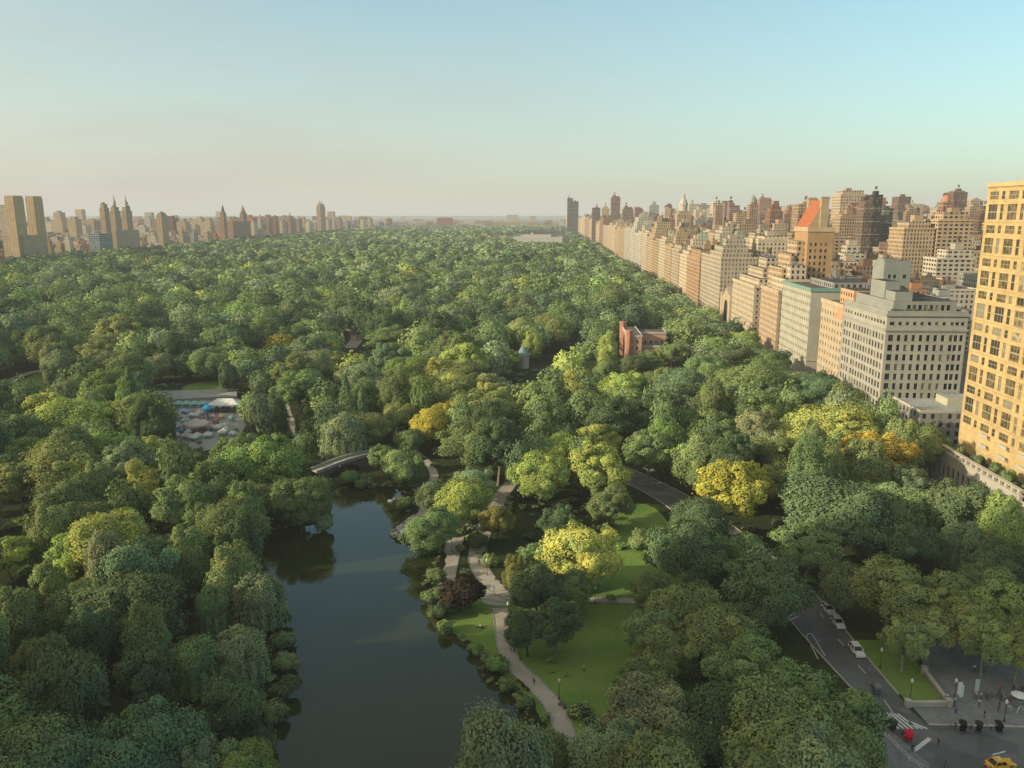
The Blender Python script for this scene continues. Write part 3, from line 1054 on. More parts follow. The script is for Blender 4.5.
def place_key(px, py, wpx, form):
    W, H = 16.0, 15.0
    for _ in range(6):
        zc = H * (0.60 if form != 'shrub' else 0.45)
        x, y = gnd(px, py, zc)
        Z = proj(x, y, zc)[2]
        W = wpx * Z / F_PX
        if form == 'shrub': H = W * 0.75
        elif form == 'spruce': H = W * 1.9
        elif form == 'tall': H = min(24, W * 1.15 + 3)
        else: H = max(7.0, min(22.0, W * 0.72 + 4))
    return x, y, W / 2, H


def shows_over_keep(x, y, Rr, H, margin=0.82):
    cx, cy, Z = proj(x, y, H * 0.6)
    if Z < 0: return False
    wx = Rr * F_PX / Z * margin
    wy = H * 0.42 * F_PX / Z * margin + 0.2 * wx
    for poly in KEEP:
        if cy - wy > max(p[1] for p in poly) + 2 or cy + wy < min(p[1] for p in poly) - 2: continue
        for px, py in poly:
            if ((px - cx) / wx) ** 2 + ((py - cy) / wy) ** 2 < 1: return True
        for k in range(13):
            a = k * math.pi / 6
            q = (cx, cy) if k == 12 else (cx + wx * math.cos(a), cy + wy * math.sin(a))
            if in_poly(q, poly): return True
    return False


def blocked(x, y):
    return in_poly((x, y), POND) or in_poly((x, y), ROADPOLY)


TREES = []      # x, y, R, H, form, colour
for k in KEY:
    x, y, r_, h_ = place_key(*k[:4])
    TREES.append((x, y, r_, h_, k[3], k[4], True))


def wave(x, y):
    return (math.sin(x * .021 + 1.3) * math.sin(y * .017 + .4) + .6 * math.sin(x * .047 + y * .039 + 2) + .5 * math.sin(x * .009 - y * .012))


def fill_colour(x, y):
    g = wave(x, y) + random.gauss(0, 0.9)
    q = random.random()
    if q < 0.0: return 'amber'
    if q < 0.004: return 'golden'
    if g > 1.45 + (.5 if y > 420 else 0): return 'yellow green' if random.random() < .6 else 'olive'
    if g > 0.75: return random.choice(['olive', 'bright green', 'mid green'])
    if g > -0.45: return random.choice(['mid green', 'mid green', 'grey green'])
    return random.choice(['dark green', 'dark green', 'blue green', 'mid green'])


KEYC = [(*proj(t[0], t[1], t[3] * .62)[:2], t[1]) for t in TREES if t[4] != 'shrub']


def fill_trees():
    cell = {}

    def near(x, y, r):
        cx, cy = int(x // 30), int(y // 30)
        for i in (-1, 0, 1):
            for j in (-1, 0, 1):
                for t in cell.get((cx + i, cy + j), ()):
                    if (t[0] - x) ** 2 + (t[1] - y) ** 2 < ((0.58 if y < 400 else (.66 if y < 2000 else .60)) * (t[2] + r)) ** 2: return True
        return False

    for t in TREES:
        cell.setdefault((int(t[0] // 30), int(t[1] // 30)), []).append(t)
    out = []
    y = 96.0
    while y < 4150:
        st = 9.0 if y < 330 else (12.0 if y < 1000 else (14.0 if y < 1900 else 18.0))
        xm = max(-792, -0.74 * y - 60)
        xM = min(134 if y > 215 else 128, 0.62 * y + 40)
        x = xm
        while x < xM:
            xx, yy = x + random.uniform(-.45, .45) * st, y + random.uniform(-.45, .45) * st
            x += st
            k = 1.0 if y < 1000 else (1.2 if y < 1900 else 1.6)
            if y > 330: k *= 1.45
            r_ = random.triangular(4.8, 12.5, 8.0) * k
            h_ = min(31, max(9, r_ * (1.2 if y < 330 else 1.25) + random.uniform(2, 12)))
            if xx > 92: h_ = min(h_, 17.0)
            if xx + r_ * .6 > 140 or near(xx, yy, r_) or blocked(xx, yy): continue
            px, py, Z = proj(xx, yy, h_ * .6)
            if px < -50 or px > 1075 or py > 850: continue
            if yy < 176 and xx > 44: continue
            if shows_over_keep(xx, yy, r_, h_): continue
            wx, wy = r_ * F_PX / Z * .85, h_ * .42 * F_PX / Z
            if yy < 520 and any(yy < ky and ((kx - px) / wx) ** 2 + ((kp - py) / wy) ** 2 < 1 for kx, kp, ky in KEYC): continue
            # meadows and the reservoir in the distance
            if 1500 < yy < 1680 and -520 < xx < -330: continue
            if 2380 < yy < 2950 and -420 < xx < 60: continue
            form = random.choices(['broad', 'tall', 'open'], [.68, .15, .17])[0]
            if yy < 330:
                form = random.choices(['broad', 'tall', 'open', 'willow'], [.36, .34, .20, .10])[0]
                if form in ('tall', 'willow'): r_, h_ = r_ * .8, min(25, h_ + 5)
            fc = fill_colour(xx, yy)
            if form == 'willow' or (yy < 330 and form == 'tall' and fc in ('yellow green', 'golden')): fc = random.choice(['grey green', 'mid green'])
            t = (xx, yy, r_, h_, form, fc, False)
            cell.setdefault((int(xx // 30), int(yy // 30)), []).append(t)
            out.append(t)
        y += st
    return out


FILL = fill_trees()
size_in_view = lambda t: t[2] / max(1.0, proj(t[0], t[1], t[3] * .6)[2])
FILL.sort(key=size_in_view, reverse=True)
SHRUBS = [t for t in TREES if t[4] == 'shrub']
N_IND = 300
SINGLE = TREES + FILL[:N_IND - (len(TREES) - len(SHRUBS))]
WOOD = FILL[N_IND - (len(TREES) - len(SHRUBS)):]

LANDMARKS = [('stone footbridge', *gnd(350, 478)), ('amusement ground', *gnd(205, 420)), ('red brick park building', *gnd(645, 372)), ('pale shore landing', *gnd(400, 530)),
             ('curved lakeside path', *gnd(535, 685)), ('white cars on the drive', 66, 162), ('zebra crossing', 64, 132), ('low colonnaded wall', 137, 262), ('grey hotel-like block', 147, 350),
             ('pond at its lower bank', *gnd(262, 735)), ('pond at its west bank', *gnd(264, 560)), ('bend of the park drive', 45, 237), ('small lawn by the water', *gnd(480, 628)), ('fork of the paved paths', *gnd(500, 592)),
             ('grey road in the far woods', *gnd(355, 340)), ('blue conical roof', *gnd(523, 368)), ('pale path in the western woods', *gnd(26, 376)), ('long lawn behind the amusement ground', *gnd(208, 388))]
ORD = ['nearest', 'second nearest', 'third nearest', 'fourth nearest', 'fifth nearest', 'sixth nearest', 'seventh nearest', 'eighth nearest', 'ninth nearest', 'tenth nearest', 'eleventh nearest', 'twelfth nearest', 'thirteenth nearest',
       'fourteenth nearest', 'fifteenth nearest', 'sixteenth nearest', 'seventeenth nearest', 'eighteenth nearest', 'nineteenth nearest', 'twentieth nearest'] + ['next nearest'] * 60
SHAPE_WORD = {'broad': 'broad-crowned tree', 'tall': 'upright tree', 'open': 'loose-crowned pale-barked tree', 'willow': 'drooping willow', 'spruce': 'pointed spruce', 'shrub': 'low bush'}
NAME = {'broad': 'broadleaf_tree', 'tall': 'upright_tree', 'open': 'plane_tree', 'willow': 'willow_tree', 'spruce': 'spruce_tree', 'shrub': 'shrub'}


def build_singles():
    firsts = {}
    bucket = {}
    for i, t in enumerate(SINGLE):
        x, y, r_, h_, form, colr, _ = t
        k = i % len(PROTO[form])
        cm, tm = PROTO[form][k]
        o = empty(NAME[form], (x, y, 0), random.uniform(0, 6.28))
        hz = h_
        c = link('crown', cm, o)
        tr = link('trunk', tm, o)
        s = (r_ / R0 * random.uniform(.88, 1.14), r_ / R0 * random.uniform(.88, 1.14), hz / H0)
        c.scale = s
        tr.scale = ((s[0] + s[2]) * .5 * (1 if form != 'shrub' else .5),) * 2 + (s[2],)
        base = LEAFC[colr]
        j = random.uniform(0.85, 1.15)
        c.color = (base[0] * j * random.uniform(.9, 1.12), base[1] * j, base[2] * j, 1)
        lm_ = min(LANDMARKS, key=lambda q: (q[1] - x) ** 2 + (q[2] - y) ** 2)
        d = math.hypot(lm_[1] - x, lm_[2] - y)
        bucket.setdefault((lm_[0], colr, form), []).append((d, o))
        tag(o, cat='bush' if form == 'shrub' else 'tree', group='bushes along the pond and paths' if form == 'shrub' else 'trees in the park')
    for (lmk, colr, form), L in bucket.items():
        L.sort(key=lambda q: q[0])
        for n_, (d, o) in enumerate(L):
            lead = ORD[n_] + ' ' if len(L) > 1 else 'only '
            o['label'] = f"{lead}{colr} {SHAPE_WORD[form]} to the {lmk}" if len(L) > 1 else f"lone {colr} {SHAPE_WORD[form]} near the {lmk}"


build_singles()


def build_wood():
    """the far woods, which read as one mass: every crown its own clump of leaf cards"""
    lods = [(720, 1500, .60), (1150, 700, .9), (2000, 260, 1.5), (99999, 90, 2.6)]
    tmpl = []
    for li, (far, n, s) in enumerate(lods):
        L = []
        for k in range(6):
            V, t, lob, NS = crown('dome' if k < 4 else ('tall' if k == 4 else 'broad'), 501 + 30 * li + k, n, s * 1.2, core=False)
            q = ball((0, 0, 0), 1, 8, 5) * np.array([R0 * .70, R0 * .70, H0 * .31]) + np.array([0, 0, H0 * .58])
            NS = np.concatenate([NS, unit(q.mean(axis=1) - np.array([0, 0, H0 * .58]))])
            L.append((np.concatenate([V, q]), np.concatenate([t, np.full((len(q), 3), .6)]), NS))  # inner ball tinted darker, as the shade inside a crown
        tmpl.append(L)
    VV, CC, NN = [], [], []
    for t in WOOD:
        x, y, r_, h_, form, colr, _ = t
        li = next(i for i, l in enumerate(lods) if y < l[0])
        V, tn, NS = tmpl[li][RNG.integers(0, 6)]
        a = RNG.uniform(0, 6.283)
        ca, sa = math.cos(a), math.sin(a)
        Q = V * np.array([r_ / R0, r_ / R0, h_ / H0])
        W_ = np.empty_like(Q)
        W_[..., 0] = Q[..., 0] * ca - Q[..., 1] * sa + x
        W_[..., 1] = Q[..., 0] * sa + Q[..., 1] * ca + y
        W_[..., 2] = Q[..., 2]
        NN.append(np.stack([NS[:, 0] * ca - NS[:, 1] * sa, NS[:, 0] * sa + NS[:, 1] * ca, NS[:, 2]], 1).astype(np.float32))
        VV.append(W_.astype(np.float32))
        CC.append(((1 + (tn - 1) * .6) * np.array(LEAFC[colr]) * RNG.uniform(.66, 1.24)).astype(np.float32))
    me = quads_mesh('far_woods', np.concatenate(VV), np.concatenate(CC), M['leaf_wood'], 'col', np.concatenate(NN))
    tag(link('far_woods', me), kind='stuff')
    # undergrowth between the near trees and along the banks
    V, tn, _, _ = crown('shrub', 900, 150, 1.9, core=True)
    VV, CC = [], []
    tries = 0
    pts = []
    for p in POND:
        for _ in range(2):
            q = (p[0] + random.gauss(0, 1.2), p[1] + random.gauss(0, 1.2))
            if not in_poly(q, POND): pts.append((q, random.uniform(.35, .8)))
    while tries < 2600:
        tries += 1
        yy = random.uniform(100, 460)
        pts.append(((random.uniform(max(-260, -0.74 * yy - 30), min(132, 0.62 * yy + 30)), yy), random.uniform(.6, 1.6)))
    for (x, y), rr in pts:
        if blocked(x, y) or (y < 178 and x > 44) : continue
        pr = [proj(x + dx, y, 0.5) for dx in (-rr, rr)]
        shore = rr <= 1.0
        if any(in_poly(p_, K) for p_ in pr for K in (KEEP if not shore else KEEP[1:])): continue
        if not shore and any(in_poly(proj(x, y, 2.2), K) for K in KEEP): continue
        a = random.uniform(0, 6.28)
        ca, sa = math.cos(a), math.sin(a)
        Q = V * np.array([rr * 1.5 / R0, rr * 1.5 / R0, rr * 1.5 / H0])
        W_ = np.empty_like(Q)
        W_[..., 0] = Q[..., 0] * ca - Q[..., 1] * sa + x
        W_[..., 1] = Q[..., 0] * sa + Q[..., 1] * ca + y
        W_[..., 2] = Q[..., 2] + (0.3 if shore else 0)
        VV.append(W_.astype(np.float32))
        CC.append((tn * np.array(LEAFC[random.choice(['dark green', 'mid green', 'mid green', 'olive', 'bright green'])])).astype(np.float32))
    me = quads_mesh('undergrowth', np.concatenate(VV), np.concatenate(CC), M['leaf_wood'], 'col')
    tag(link('undergrowth', me), kind='stuff')


build_wood()

# ------------------------------------------------------------------ buildings
LIME, CREAM, PALE, BUFF, TAN = (0.51, 0.40, 0.275), (0.57, 0.46, 0.32), (0.52, 0.46, 0.36), (0.51, 0.365, 0.22), (0.42, 0.295, 0.18)
BRICK, ORANGE, BROWN, GREYS, WHITE, DARK, ROSE = (0.26, 0.115, 0.068), (0.40, 0.17, 0.075), (0.17, 0.10, 0.065), (0.30, 0.285, 0.25), (0.50, 0.45, 0.36), (0.065, 0.058, 0.05), (0.33, 0.20, 0.13)
CNAME = {LIME: 'limestone', CREAM: 'cream', PALE: 'pale stone', BUFF: 'buff', TAN: 'tan', BRICK: 'red brick', ORANGE: 'orange brick', BROWN: 'brown brick', GREYS: 'grey', WHITE: 'white', DARK: 'dark', ROSE: 'rose brick'}


def water_tank(parent, x, y, z, s=1.0):
    b = MB()
    for a in range(4):
        ang = a * math.pi / 2 + .4
        b.tube([(x + 1.5 * s * math.cos(ang), y + 1.5 * s * math.sin(ang), z), (x + 1.5 * s * math.cos(ang), y + 1.5 * s * math.sin(ang), z + 3.2 * s)], .13, 4)
    b.lathe((x, y), [(1.9 * s, z + 3.0 * s), (1.9 * s, z + 6.2 * s), (2.0 * s, z + 6.2 * s), (0.05, z + 7.6 * s)], 10, 0)
    return b.build('water_tank', M['tank'], parent)


def simple_building(name, label, cat, group, x, y, w, d, h, color, style='fac_a', rz=0.0, setbacks=(), parts=True, bulk=0, seed=None, cornice=True):
    """x,y: south-west corner; w along x, d along y. setbacks: (inset_w, inset_e, inset_s, inset_n, extra_height)"""
    rng = random.Random(seed if seed is not None else int(x * 31 + y * 17))
    ou = rng.randint(0, 9) * 1.0
    b = MB()
    b.box(0, w, 0, d, 0, h, 0, top=1)
    zc = h
    X0, X1, Y0, Y1 = 0, w, 0, d
    for (iw, ie, is_, in_, eh) in setbacks:
        X0, X1, Y0, Y1 = X0 + iw, X1 - ie, Y0 + is_, Y1 - in_
        b.box(X0, X1, Y0, Y1, zc + .002, zc + eh, 0, top=1)
        zc += eh
    o = b.build(name, [M[style], M['roof'] if rng.random() < .6 else M['roof_dark']], None, (x, y, 0), rz, color=color)
    tag(o, label, cat, group)
    if parts:
        # parapet with an overhanging cornice
        if cornice:
            c = MB()
            t, e = 0.35, 0.35
            for (x0, x1, y0, y1) in ((-e, w + e, -e, t), (-e, w + e, d - t, d + e), (-e, t, t, d - t), (w - t, w + e, t, d - t)):
                c.box(x0, x1, y0, y1, h - .5, h + 0.9, 0, bottom=True)
            c.build('cornice', M['wall'], o, color=tuple(min(.8, q * 1.06) for q in color))
        # bulkhead on the roof
        for _ in range(bulk):
            q = MB()
            ax, ay = rng.uniform(X0 + .3, X0 + .6 * (X1 - X0)), rng.uniform(Y0 + .3, Y0 + .65 * (Y1 - Y0))
            q.box(ax, min(X1 - .2, ax + rng.uniform(4, 9)), ay, min(Y1 - .2, ay + rng.uniform(4, 9)), zc + .006, zc + rng.uniform(3, 9), 0, top=1)
            q.build('roof_bulkhead', [M['fac_far'], M['roof_dark']], o, color=tuple(c * rng.uniform(.7, 1.0) for c in color[:1]) * 1 + tuple(color[1:]))
        bw, bd, bh = min(w * .4, 7), min(d * .4, 8), rng.uniform(3, 5.5)
        bx, by = rng.uniform(X0 + .1 * (X1 - X0), X0 + .5 * (X1 - X0)), rng.uniform(Y0 + .1 * (Y1 - Y0), Y0 + .5 * (Y1 - Y0))
        p = MB()
        p.box(bx, bx + bw, by, by + bd, zc + .003, zc + bh, 0, top=1)
        pk = rng.uniform(.6, 1.0)
        p.build('penthouse', [M['wall'], M['roof_dark']], o, color=tuple(q * pk for q in color))
        if rng.random() < .6:
            water_tank(o, min(X1 - 2.2, bx + bw * .5), min(Y1 - 2.2, by + bd * .5), zc + bh, rng.uniform(.7, 1.0))
        for _ in range(rng.randint(1, 3) if math.hypot(x, y) < 1300 else 0):
            v = MB()
            vx, vy = rng.uniform(X0 + 1, X1 - 2), rng.uniform(Y0 + 1, Y1 - 2)
            s = rng.uniform(.8, 2.0)
            v.box(vx, vx + s, vy, vy + s, zc + .004, zc + rng.uniform(.8, 2.2), 0)
            v.build('roof_vent', M['metal'], o)
    return o


WIN = {}


def tower_wall():
    m = NT('tower_wall')
    oi = m.n('ShaderNodeObjectInfo')
    sp = m.n('ShaderNodeSeparateXYZ')
    m.l(m.pos(), sp.inputs[0])
    cb = m.n('ShaderNodeCombineXYZ')
    m.l(m.math('ADD', sp.outputs[1], sp.outputs[0]), cb.inputs[0])
    m.l(sp.outputs[2], cb.inputs[1])
    br = m.n('ShaderNodeTexBrick')
    br.inputs['Scale'].default_value = 1.0
    br.inputs['Brick Width'].default_value = 1.5
    br.inputs['Row Height'].default_value = 0.75
    br.inputs['Mortar Size'].default_value = 0.02
    br.inputs['Color1'].default_value = (1.05, 1.05, 1.05, 1)
    br.inputs['Color2'].default_value = (0.88, 0.88, 0.86, 1)
    br.inputs['Mortar'].default_value = (0.66, 0.62, 0.56, 1)
    m.l(cb.outputs[0], br.inputs['Vector'])
    st = m.noise(0.16, 6, m.pos(), 0.7)
    c = m.mix(1.0, oi.outputs['Color'], br.outputs[0], 'MULTIPLY')
    c = m.mix(1.0, c, m.ramp(st, [(0.3, (0.80, 0.80, 0.80)), (0.7, (1.14, 1.14, 1.14))]), 'MULTIPLY')
    fl = m.math('LESS_THAN', m.math('FRACT', m.math('DIVIDE', sp.outputs[2], 5.45)), 0.05)
    c = m.mix(m.math('MULTIPLY', fl, 0.45), c, (0.30, 0.21, 0.10))
    m.principled(c, 0.85, 0.2)
    return m.mat


M['tower_wall'] = tower_wall()


def tower_glass():
    m = NT('tower_glass')
    oi = m.n('ShaderNodeObjectInfo')
    c = m.ramp(oi.outputs['Random'], [(0.0, (0.06, 0.045, 0.025)), (0.4, (0.13, 0.10, 0.055)), (0.7, (0.24, 0.19, 0.11)), (1.0, (0.42, 0.35, 0.22))])
    nz = m.noise(0.55, 2, m.pos())
    c = m.mix(1.0, c, m.ramp(nz, [(0.4, (.55,) * 3), (0.6, (1.35,) * 3)]), 'MULTIPLY')
    m.principled(c, 0.15, 0.6)
    return m.mat


M['tower_glass'] = tower_glass()
M['tower_frame'] = plain('tower_frame', (0.40, 0.33, 0.20), .6, .3)


def window_proto(w, h, kind='sash'):
    key = (round(w, 2), round(h, 2), kind)
    if key in WIN: return WIN[key]
    b = MB()
    t = 0.09
    y0, y1 = -0.02, 0.08          # y grows into the wall
    b.poly([(-w / 2, .05, 0), (w / 2, .05, 0), (w / 2, .05, h), (-w / 2, .05, h)], 0)
    for x0, x1, z0, z1 in ((-w / 2, -w / 2 + t, 0, h), (w / 2 - t, w / 2, 0, h), (-w / 2 + t, w / 2 - t, 0, t), (-w / 2 + t, w / 2 - t, h - t, h)):
        b.box(x0, x1, y0, y1, z0, z1, 1)
    if kind == 'sash':
        b.box(-w / 2 + t, w / 2 - t, 0.0, 0.045, h * .5 - .05, h * .5 + .05, 1)
    else:
        n = 3 if w > 3 else 1
        for k in range(1, n):
            xx = -w / 2 + w * k / n
            b.box(xx - .05, xx + .05, 0.0, .045, t, h - t, 1)
        if h > 3.4:
            b.box(-w / 2 + t, w / 2 - t, -0.05, .046, h * .5 - .25, h * .5 + .25, 2)
    # sill
    b.box(-w / 2 - .12, w / 2 + .12, -0.42, -0.05, -0.16, 0.0, 2, bottom=True)
    me = b.mesh('window', [M['glass'] if kind == 'sash' else M['tower_glass'], M['tower_frame'] if kind != 'sash' else M['black'], M['stone'] if kind == 'sash' else M['tower_frame']])
    WIN[key] = me
    return me


def facade(b, a, c, z0, z1, cols, rows, depth=0.32, mat=0):
    """wall from a to c (outside on the right) with real openings; returns placements [(x, y, z, angle, w, h)]"""
    L = math.hypot(c[0] - a[0], c[1] - a[1])
    ux, uy = (c[0] - a[0]) / L, (c[1] - a[1]) / L
    nx, ny = uy, -ux              # outward
    P = lambda u, z, d=0.0: (a[0] + ux * u - nx * d, a[1] + uy * u - ny * d, z)
    us = sorted({0.0, L, *[q for cc in cols for q in cc]})
    vs = sorted({z0, z1, *[q for r in rows for q in r[:2]]})
    cs = {round(x0, 4) for x0, _ in cols}
    rs = {round(r[0], 4) for r in rows}
    out = []
    for i in range(len(us) - 1):
        for j in range(len(vs) - 1):
            u0, u1, w0, w1 = us[i], us[i + 1], vs[j], vs[j + 1]
            if round(u0, 4) in cs and round(w0, 4) in rs:
                for q in ([P(u0, w0), P(u1, w0), P(u1, w0, depth), P(u0, w0, depth)], [P(u0, w1, depth), P(u1, w1, depth), P(u1, w1), P(u0, w1)],
                          [P(u0, w0), P(u0, w0, depth), P(u0, w1, depth), P(u0, w1)], [P(u1, w0, depth), P(u1, w0), P(u1, w1), P(u1, w1, depth)]):
                    b.poly(q, mat)
                x, y, _ = P((u0 + u1) / 2, 0, depth)
                out.append((x, y, w0, math.atan2(uy, ux), u1 - u0, w1 - w0))
            else:
                b.poly([P(u0, w0), P(u1, w0), P(u1, w1), P(u0, w1)], mat, [(u0, w0), (u1, w0), (u1, w1), (u0, w1)])
    return out


def add_windows(parent, places, kind='sash', limit=100):
    """the windows that show largest as parts of their own, the rest as one part"""
    px, py = parent.location.x, parent.location.y
    places = sorted(places, key=lambda q: (q[0] + px) ** 2 + (q[1] + py) ** 2 + (q[2] - CAM_H) ** 2)
    for (x, y, z, a, w, h) in places[:limit]:
        link('window', window_proto(w, h, kind), parent, (x, y, z), a)
    rest = places[limit:]
    if rest:
        b = MB()
        for (x, y, z, a, w, h) in rest:
            ca, sa = math.cos(a), math.sin(a)
            Q = lambda u, d, zz: (x + ca * u - sa * d, y + sa * u + ca * d, z + zz)
            m_ = random.choice((0, 0, 0, 1, 2))
            b.poly([Q(-w / 2, .05, 0), Q(w / 2, .05, 0), Q(w / 2, .05, h), Q(-w / 2, .05, h)], m_)
            if kind != 'sash' and w > 3:
                for e in (-.17, .17): b.poly([Q(w * e - .07, .028, 0), Q(w * e + .07, .028, 0), Q(w * e + .07, .028, h), Q(w * e - .07, .028, h)], 3)
            b.poly([Q(-w / 2, .03, h * .47), Q(w / 2, .03, h * .47), Q(w / 2, .03, h * .53), Q(-w / 2, .03, h * .53)], 3)
        o = b.build('window_pane', [M['pane_dark'], M['pane_mid'], M['pane_blind'], M['black']] if kind == 'sash' else [M['tower_glass'], M['pane_mid'], M['pane_blind'], M['tower_frame']], parent)
        tag(o, kind='stuff')


M['pane_dark'] = plain('pane_dark', (0.018, 0.02, 0.023), 0.12, 0.5)
M['pane_mid'] = plain('pane_mid', (0.06, 0.058, 0.052), 0.2, 0.5)
M['pane_blind'] = plain('pane_blind', (0.26, 0.23, 0.17), 0.5, 0.3)
LIST_COLS = lambda L, pitch, w, m0: [(m0 + k * pitch, m0 + k * pitch + w) for k in range(int((L - 2 * m0 + pitch - w) // pitch) + 1) if m0 + k * pitch + w < L - .4]
AVE = 147.0


# --- the golden apartment tower at the frame's edge
def golden_tower():
    x0, y0, w, d, h = AVE + 0.6, 214.0, 34.0, 67.2, 99.0
    o = empty('apartment_tower', (x0, y0, 0))
    tag(o, 'golden sunlit modern apartment tower with a gridded facade, tallest by the avenue corner', 'tower', None)
    b = MB()
    # west face runs from north to south so that its outside looks west
    cols = []
    u = 1.7
    while u + 6.2 < d:
        cols.append((u, u + 5.2))
        if u + 9.6 < d: cols.append((u + 7.1, u + 8.9))
        u += 11.3
    rows = []
    z = h - 4.3
    while z > 16:
        rows.append((z, z + 2.5))
        if z - 6.6 > 14: rows.append((z - 6.5, z - 1.6))
        z -= 10.9
    pl = facade(b, (0, d), (0, 0), 0, h, cols, rows, 0.16)
    # north face and the plain others
    pn = facade(b, (w, d), (0, d), 0, h, LIST_COLS(w, 5.5, 2.6, 2.5), rows, 0.4)
    b.wall((0, 0), (w, 0), 0, h, 0)
    b.wall((w, 0), (w, d), 0, h, 0)
    b.poly([(0, 0, h), (w, 0, h), (w, d, h), (0, d, h)], 1)
    b.build('tower_body', [M['tower_wall'], M['roof']], o, color=(0.60, 0.435, 0.205))
    wins = MB()
    add_windows(o, pl, 'grid', 100)
    add_windows(o, pn, 'grid', 0)
    c = MB()
    for (xa, xb, ya, yb) in ((-.4, w + .4, -.4, .4), (-.4, w + .4, d - .4, d + .4), (-.4, .4, .4, d - .4), (w - .4, w + .4, .4, d - .4)):
        c.box(xa, xb, ya, yb, h - .3, h + 1.0, 0, bottom=True)
    c.build('parapet', M['wall'], o, color=(0.60, 0.435, 0.21))
    r = MB()
    r.box(8, 24, 20, 46, h + .002, h + 1.0, 0, top=1)
    r.build('roof_bulkhead', [M['wall'], M['roof']], o, color=(0.5, 0.4, 0.26))
    # light balcony slabs at the foot of the tower
    for k, (yy, zz) in enumerate(((50, 13.5), (50, 17), (38.5, 13), (38.5, 16.5), (27, 13), (27, 16.5), (16, 13.2))):
        q = MB()
        q.box(-1.3, -0.003, yy - 2.8, yy + 2.8, zz, zz + .25, 0, bottom=True)
        q.box(-1.3, -1.2, yy - 2.8, yy + 2.8, zz + .25, zz + 1.2, 0, bottom=True)
        q.build('balcony', M['stone'], o)
    # planted podium behind the colonnaded wall
    t = MB()
    t.box(-9.0, -0.01, 0, d + 8, 0, 8.6, 0, top=1)
    t.build('podium', [M['stone'], M['roof_dark']], o)


golden_tower()


def colonnade_wall():
    ya, yb, X = 226.0, 293.0, 138.0
    o = empty('colonnaded_wall', (X, ya, 0))
    tag(o, 'low pale limestone screen wall with tall openings in front of the golden tower', 'wall')
    b = MB()
    L = yb - ya
    cols = [(2.0 + k * 3.3, 2.0 + k * 3.3 + 1.6) for k in range(19)]
    facade(b, (0, L), (0, 0), 0, 9.6, cols, [(1.2, 6.0)], 0.7)
    up = [(2.1 + k * 3.3, 2.1 + k * 3.3 + 1.4) for k in range(19)]
    b.wall((0.9, 0), (0.9, L), 0, 9.6, 0)
    b.wall((0, 0), (0.9, 0), 0, 9.6, 0)
    b.wall((0.9, L), (0, L), 0, 9.6, 0)
    b.poly([(0, 0, 9.6), (.9, 0, 9.6), (.9, L, 9.6), (0, L, 9.6)])
    b.build('screen_wall', M['stone'], o)
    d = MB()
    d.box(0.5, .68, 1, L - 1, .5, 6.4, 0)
    d.build('recess_dark_slab', M['black'], o)  # black slab behind the openings makes their depth dark by colour
    c = MB()
    c.box(-.35, 1.2, -.3, L + .3, 9.603, 10.1, 0, bottom=True)
    for k in range(20):
        c.box(-.05, .8, .4 + k * 3.3, 1.6 + k * 3.3, 10.102, 11.4, 0)
    c.box(-.25, 1.1, -.2, L + .2, 11.402, 11.8, 0, bottom=True)
    c.build('coping', M['stone'], o)
    # roof garden behind it: bushes as plants of their own
    for k in range(22):
        yy = 226 + 3 + k * 3.0
        sh = empty('terrace_shrub', (random.uniform(140.5, 145.5), yy, 8.6))
        cm, tm = PROTO['shrub'][k % 2]
        cr = link('crown', cm, sh)
        s = random.uniform(1.3, 2.3)
        cr.scale = (s / R0, s / R0, s * random.uniform(1.2, 2.2) / H0 * 1.2)
        cr.color = (*LEAFC[random.choice(['dark green', 'mid green'])], 1)
        cr.rotation_euler = (0, 0, random.uniform(0, 6))
        tag(sh, 'green shrub in the row on the terrace between the screen wall and the golden tower', 'bush', 'terrace shrubs behind the colonnaded wall')


colonnade_wall()


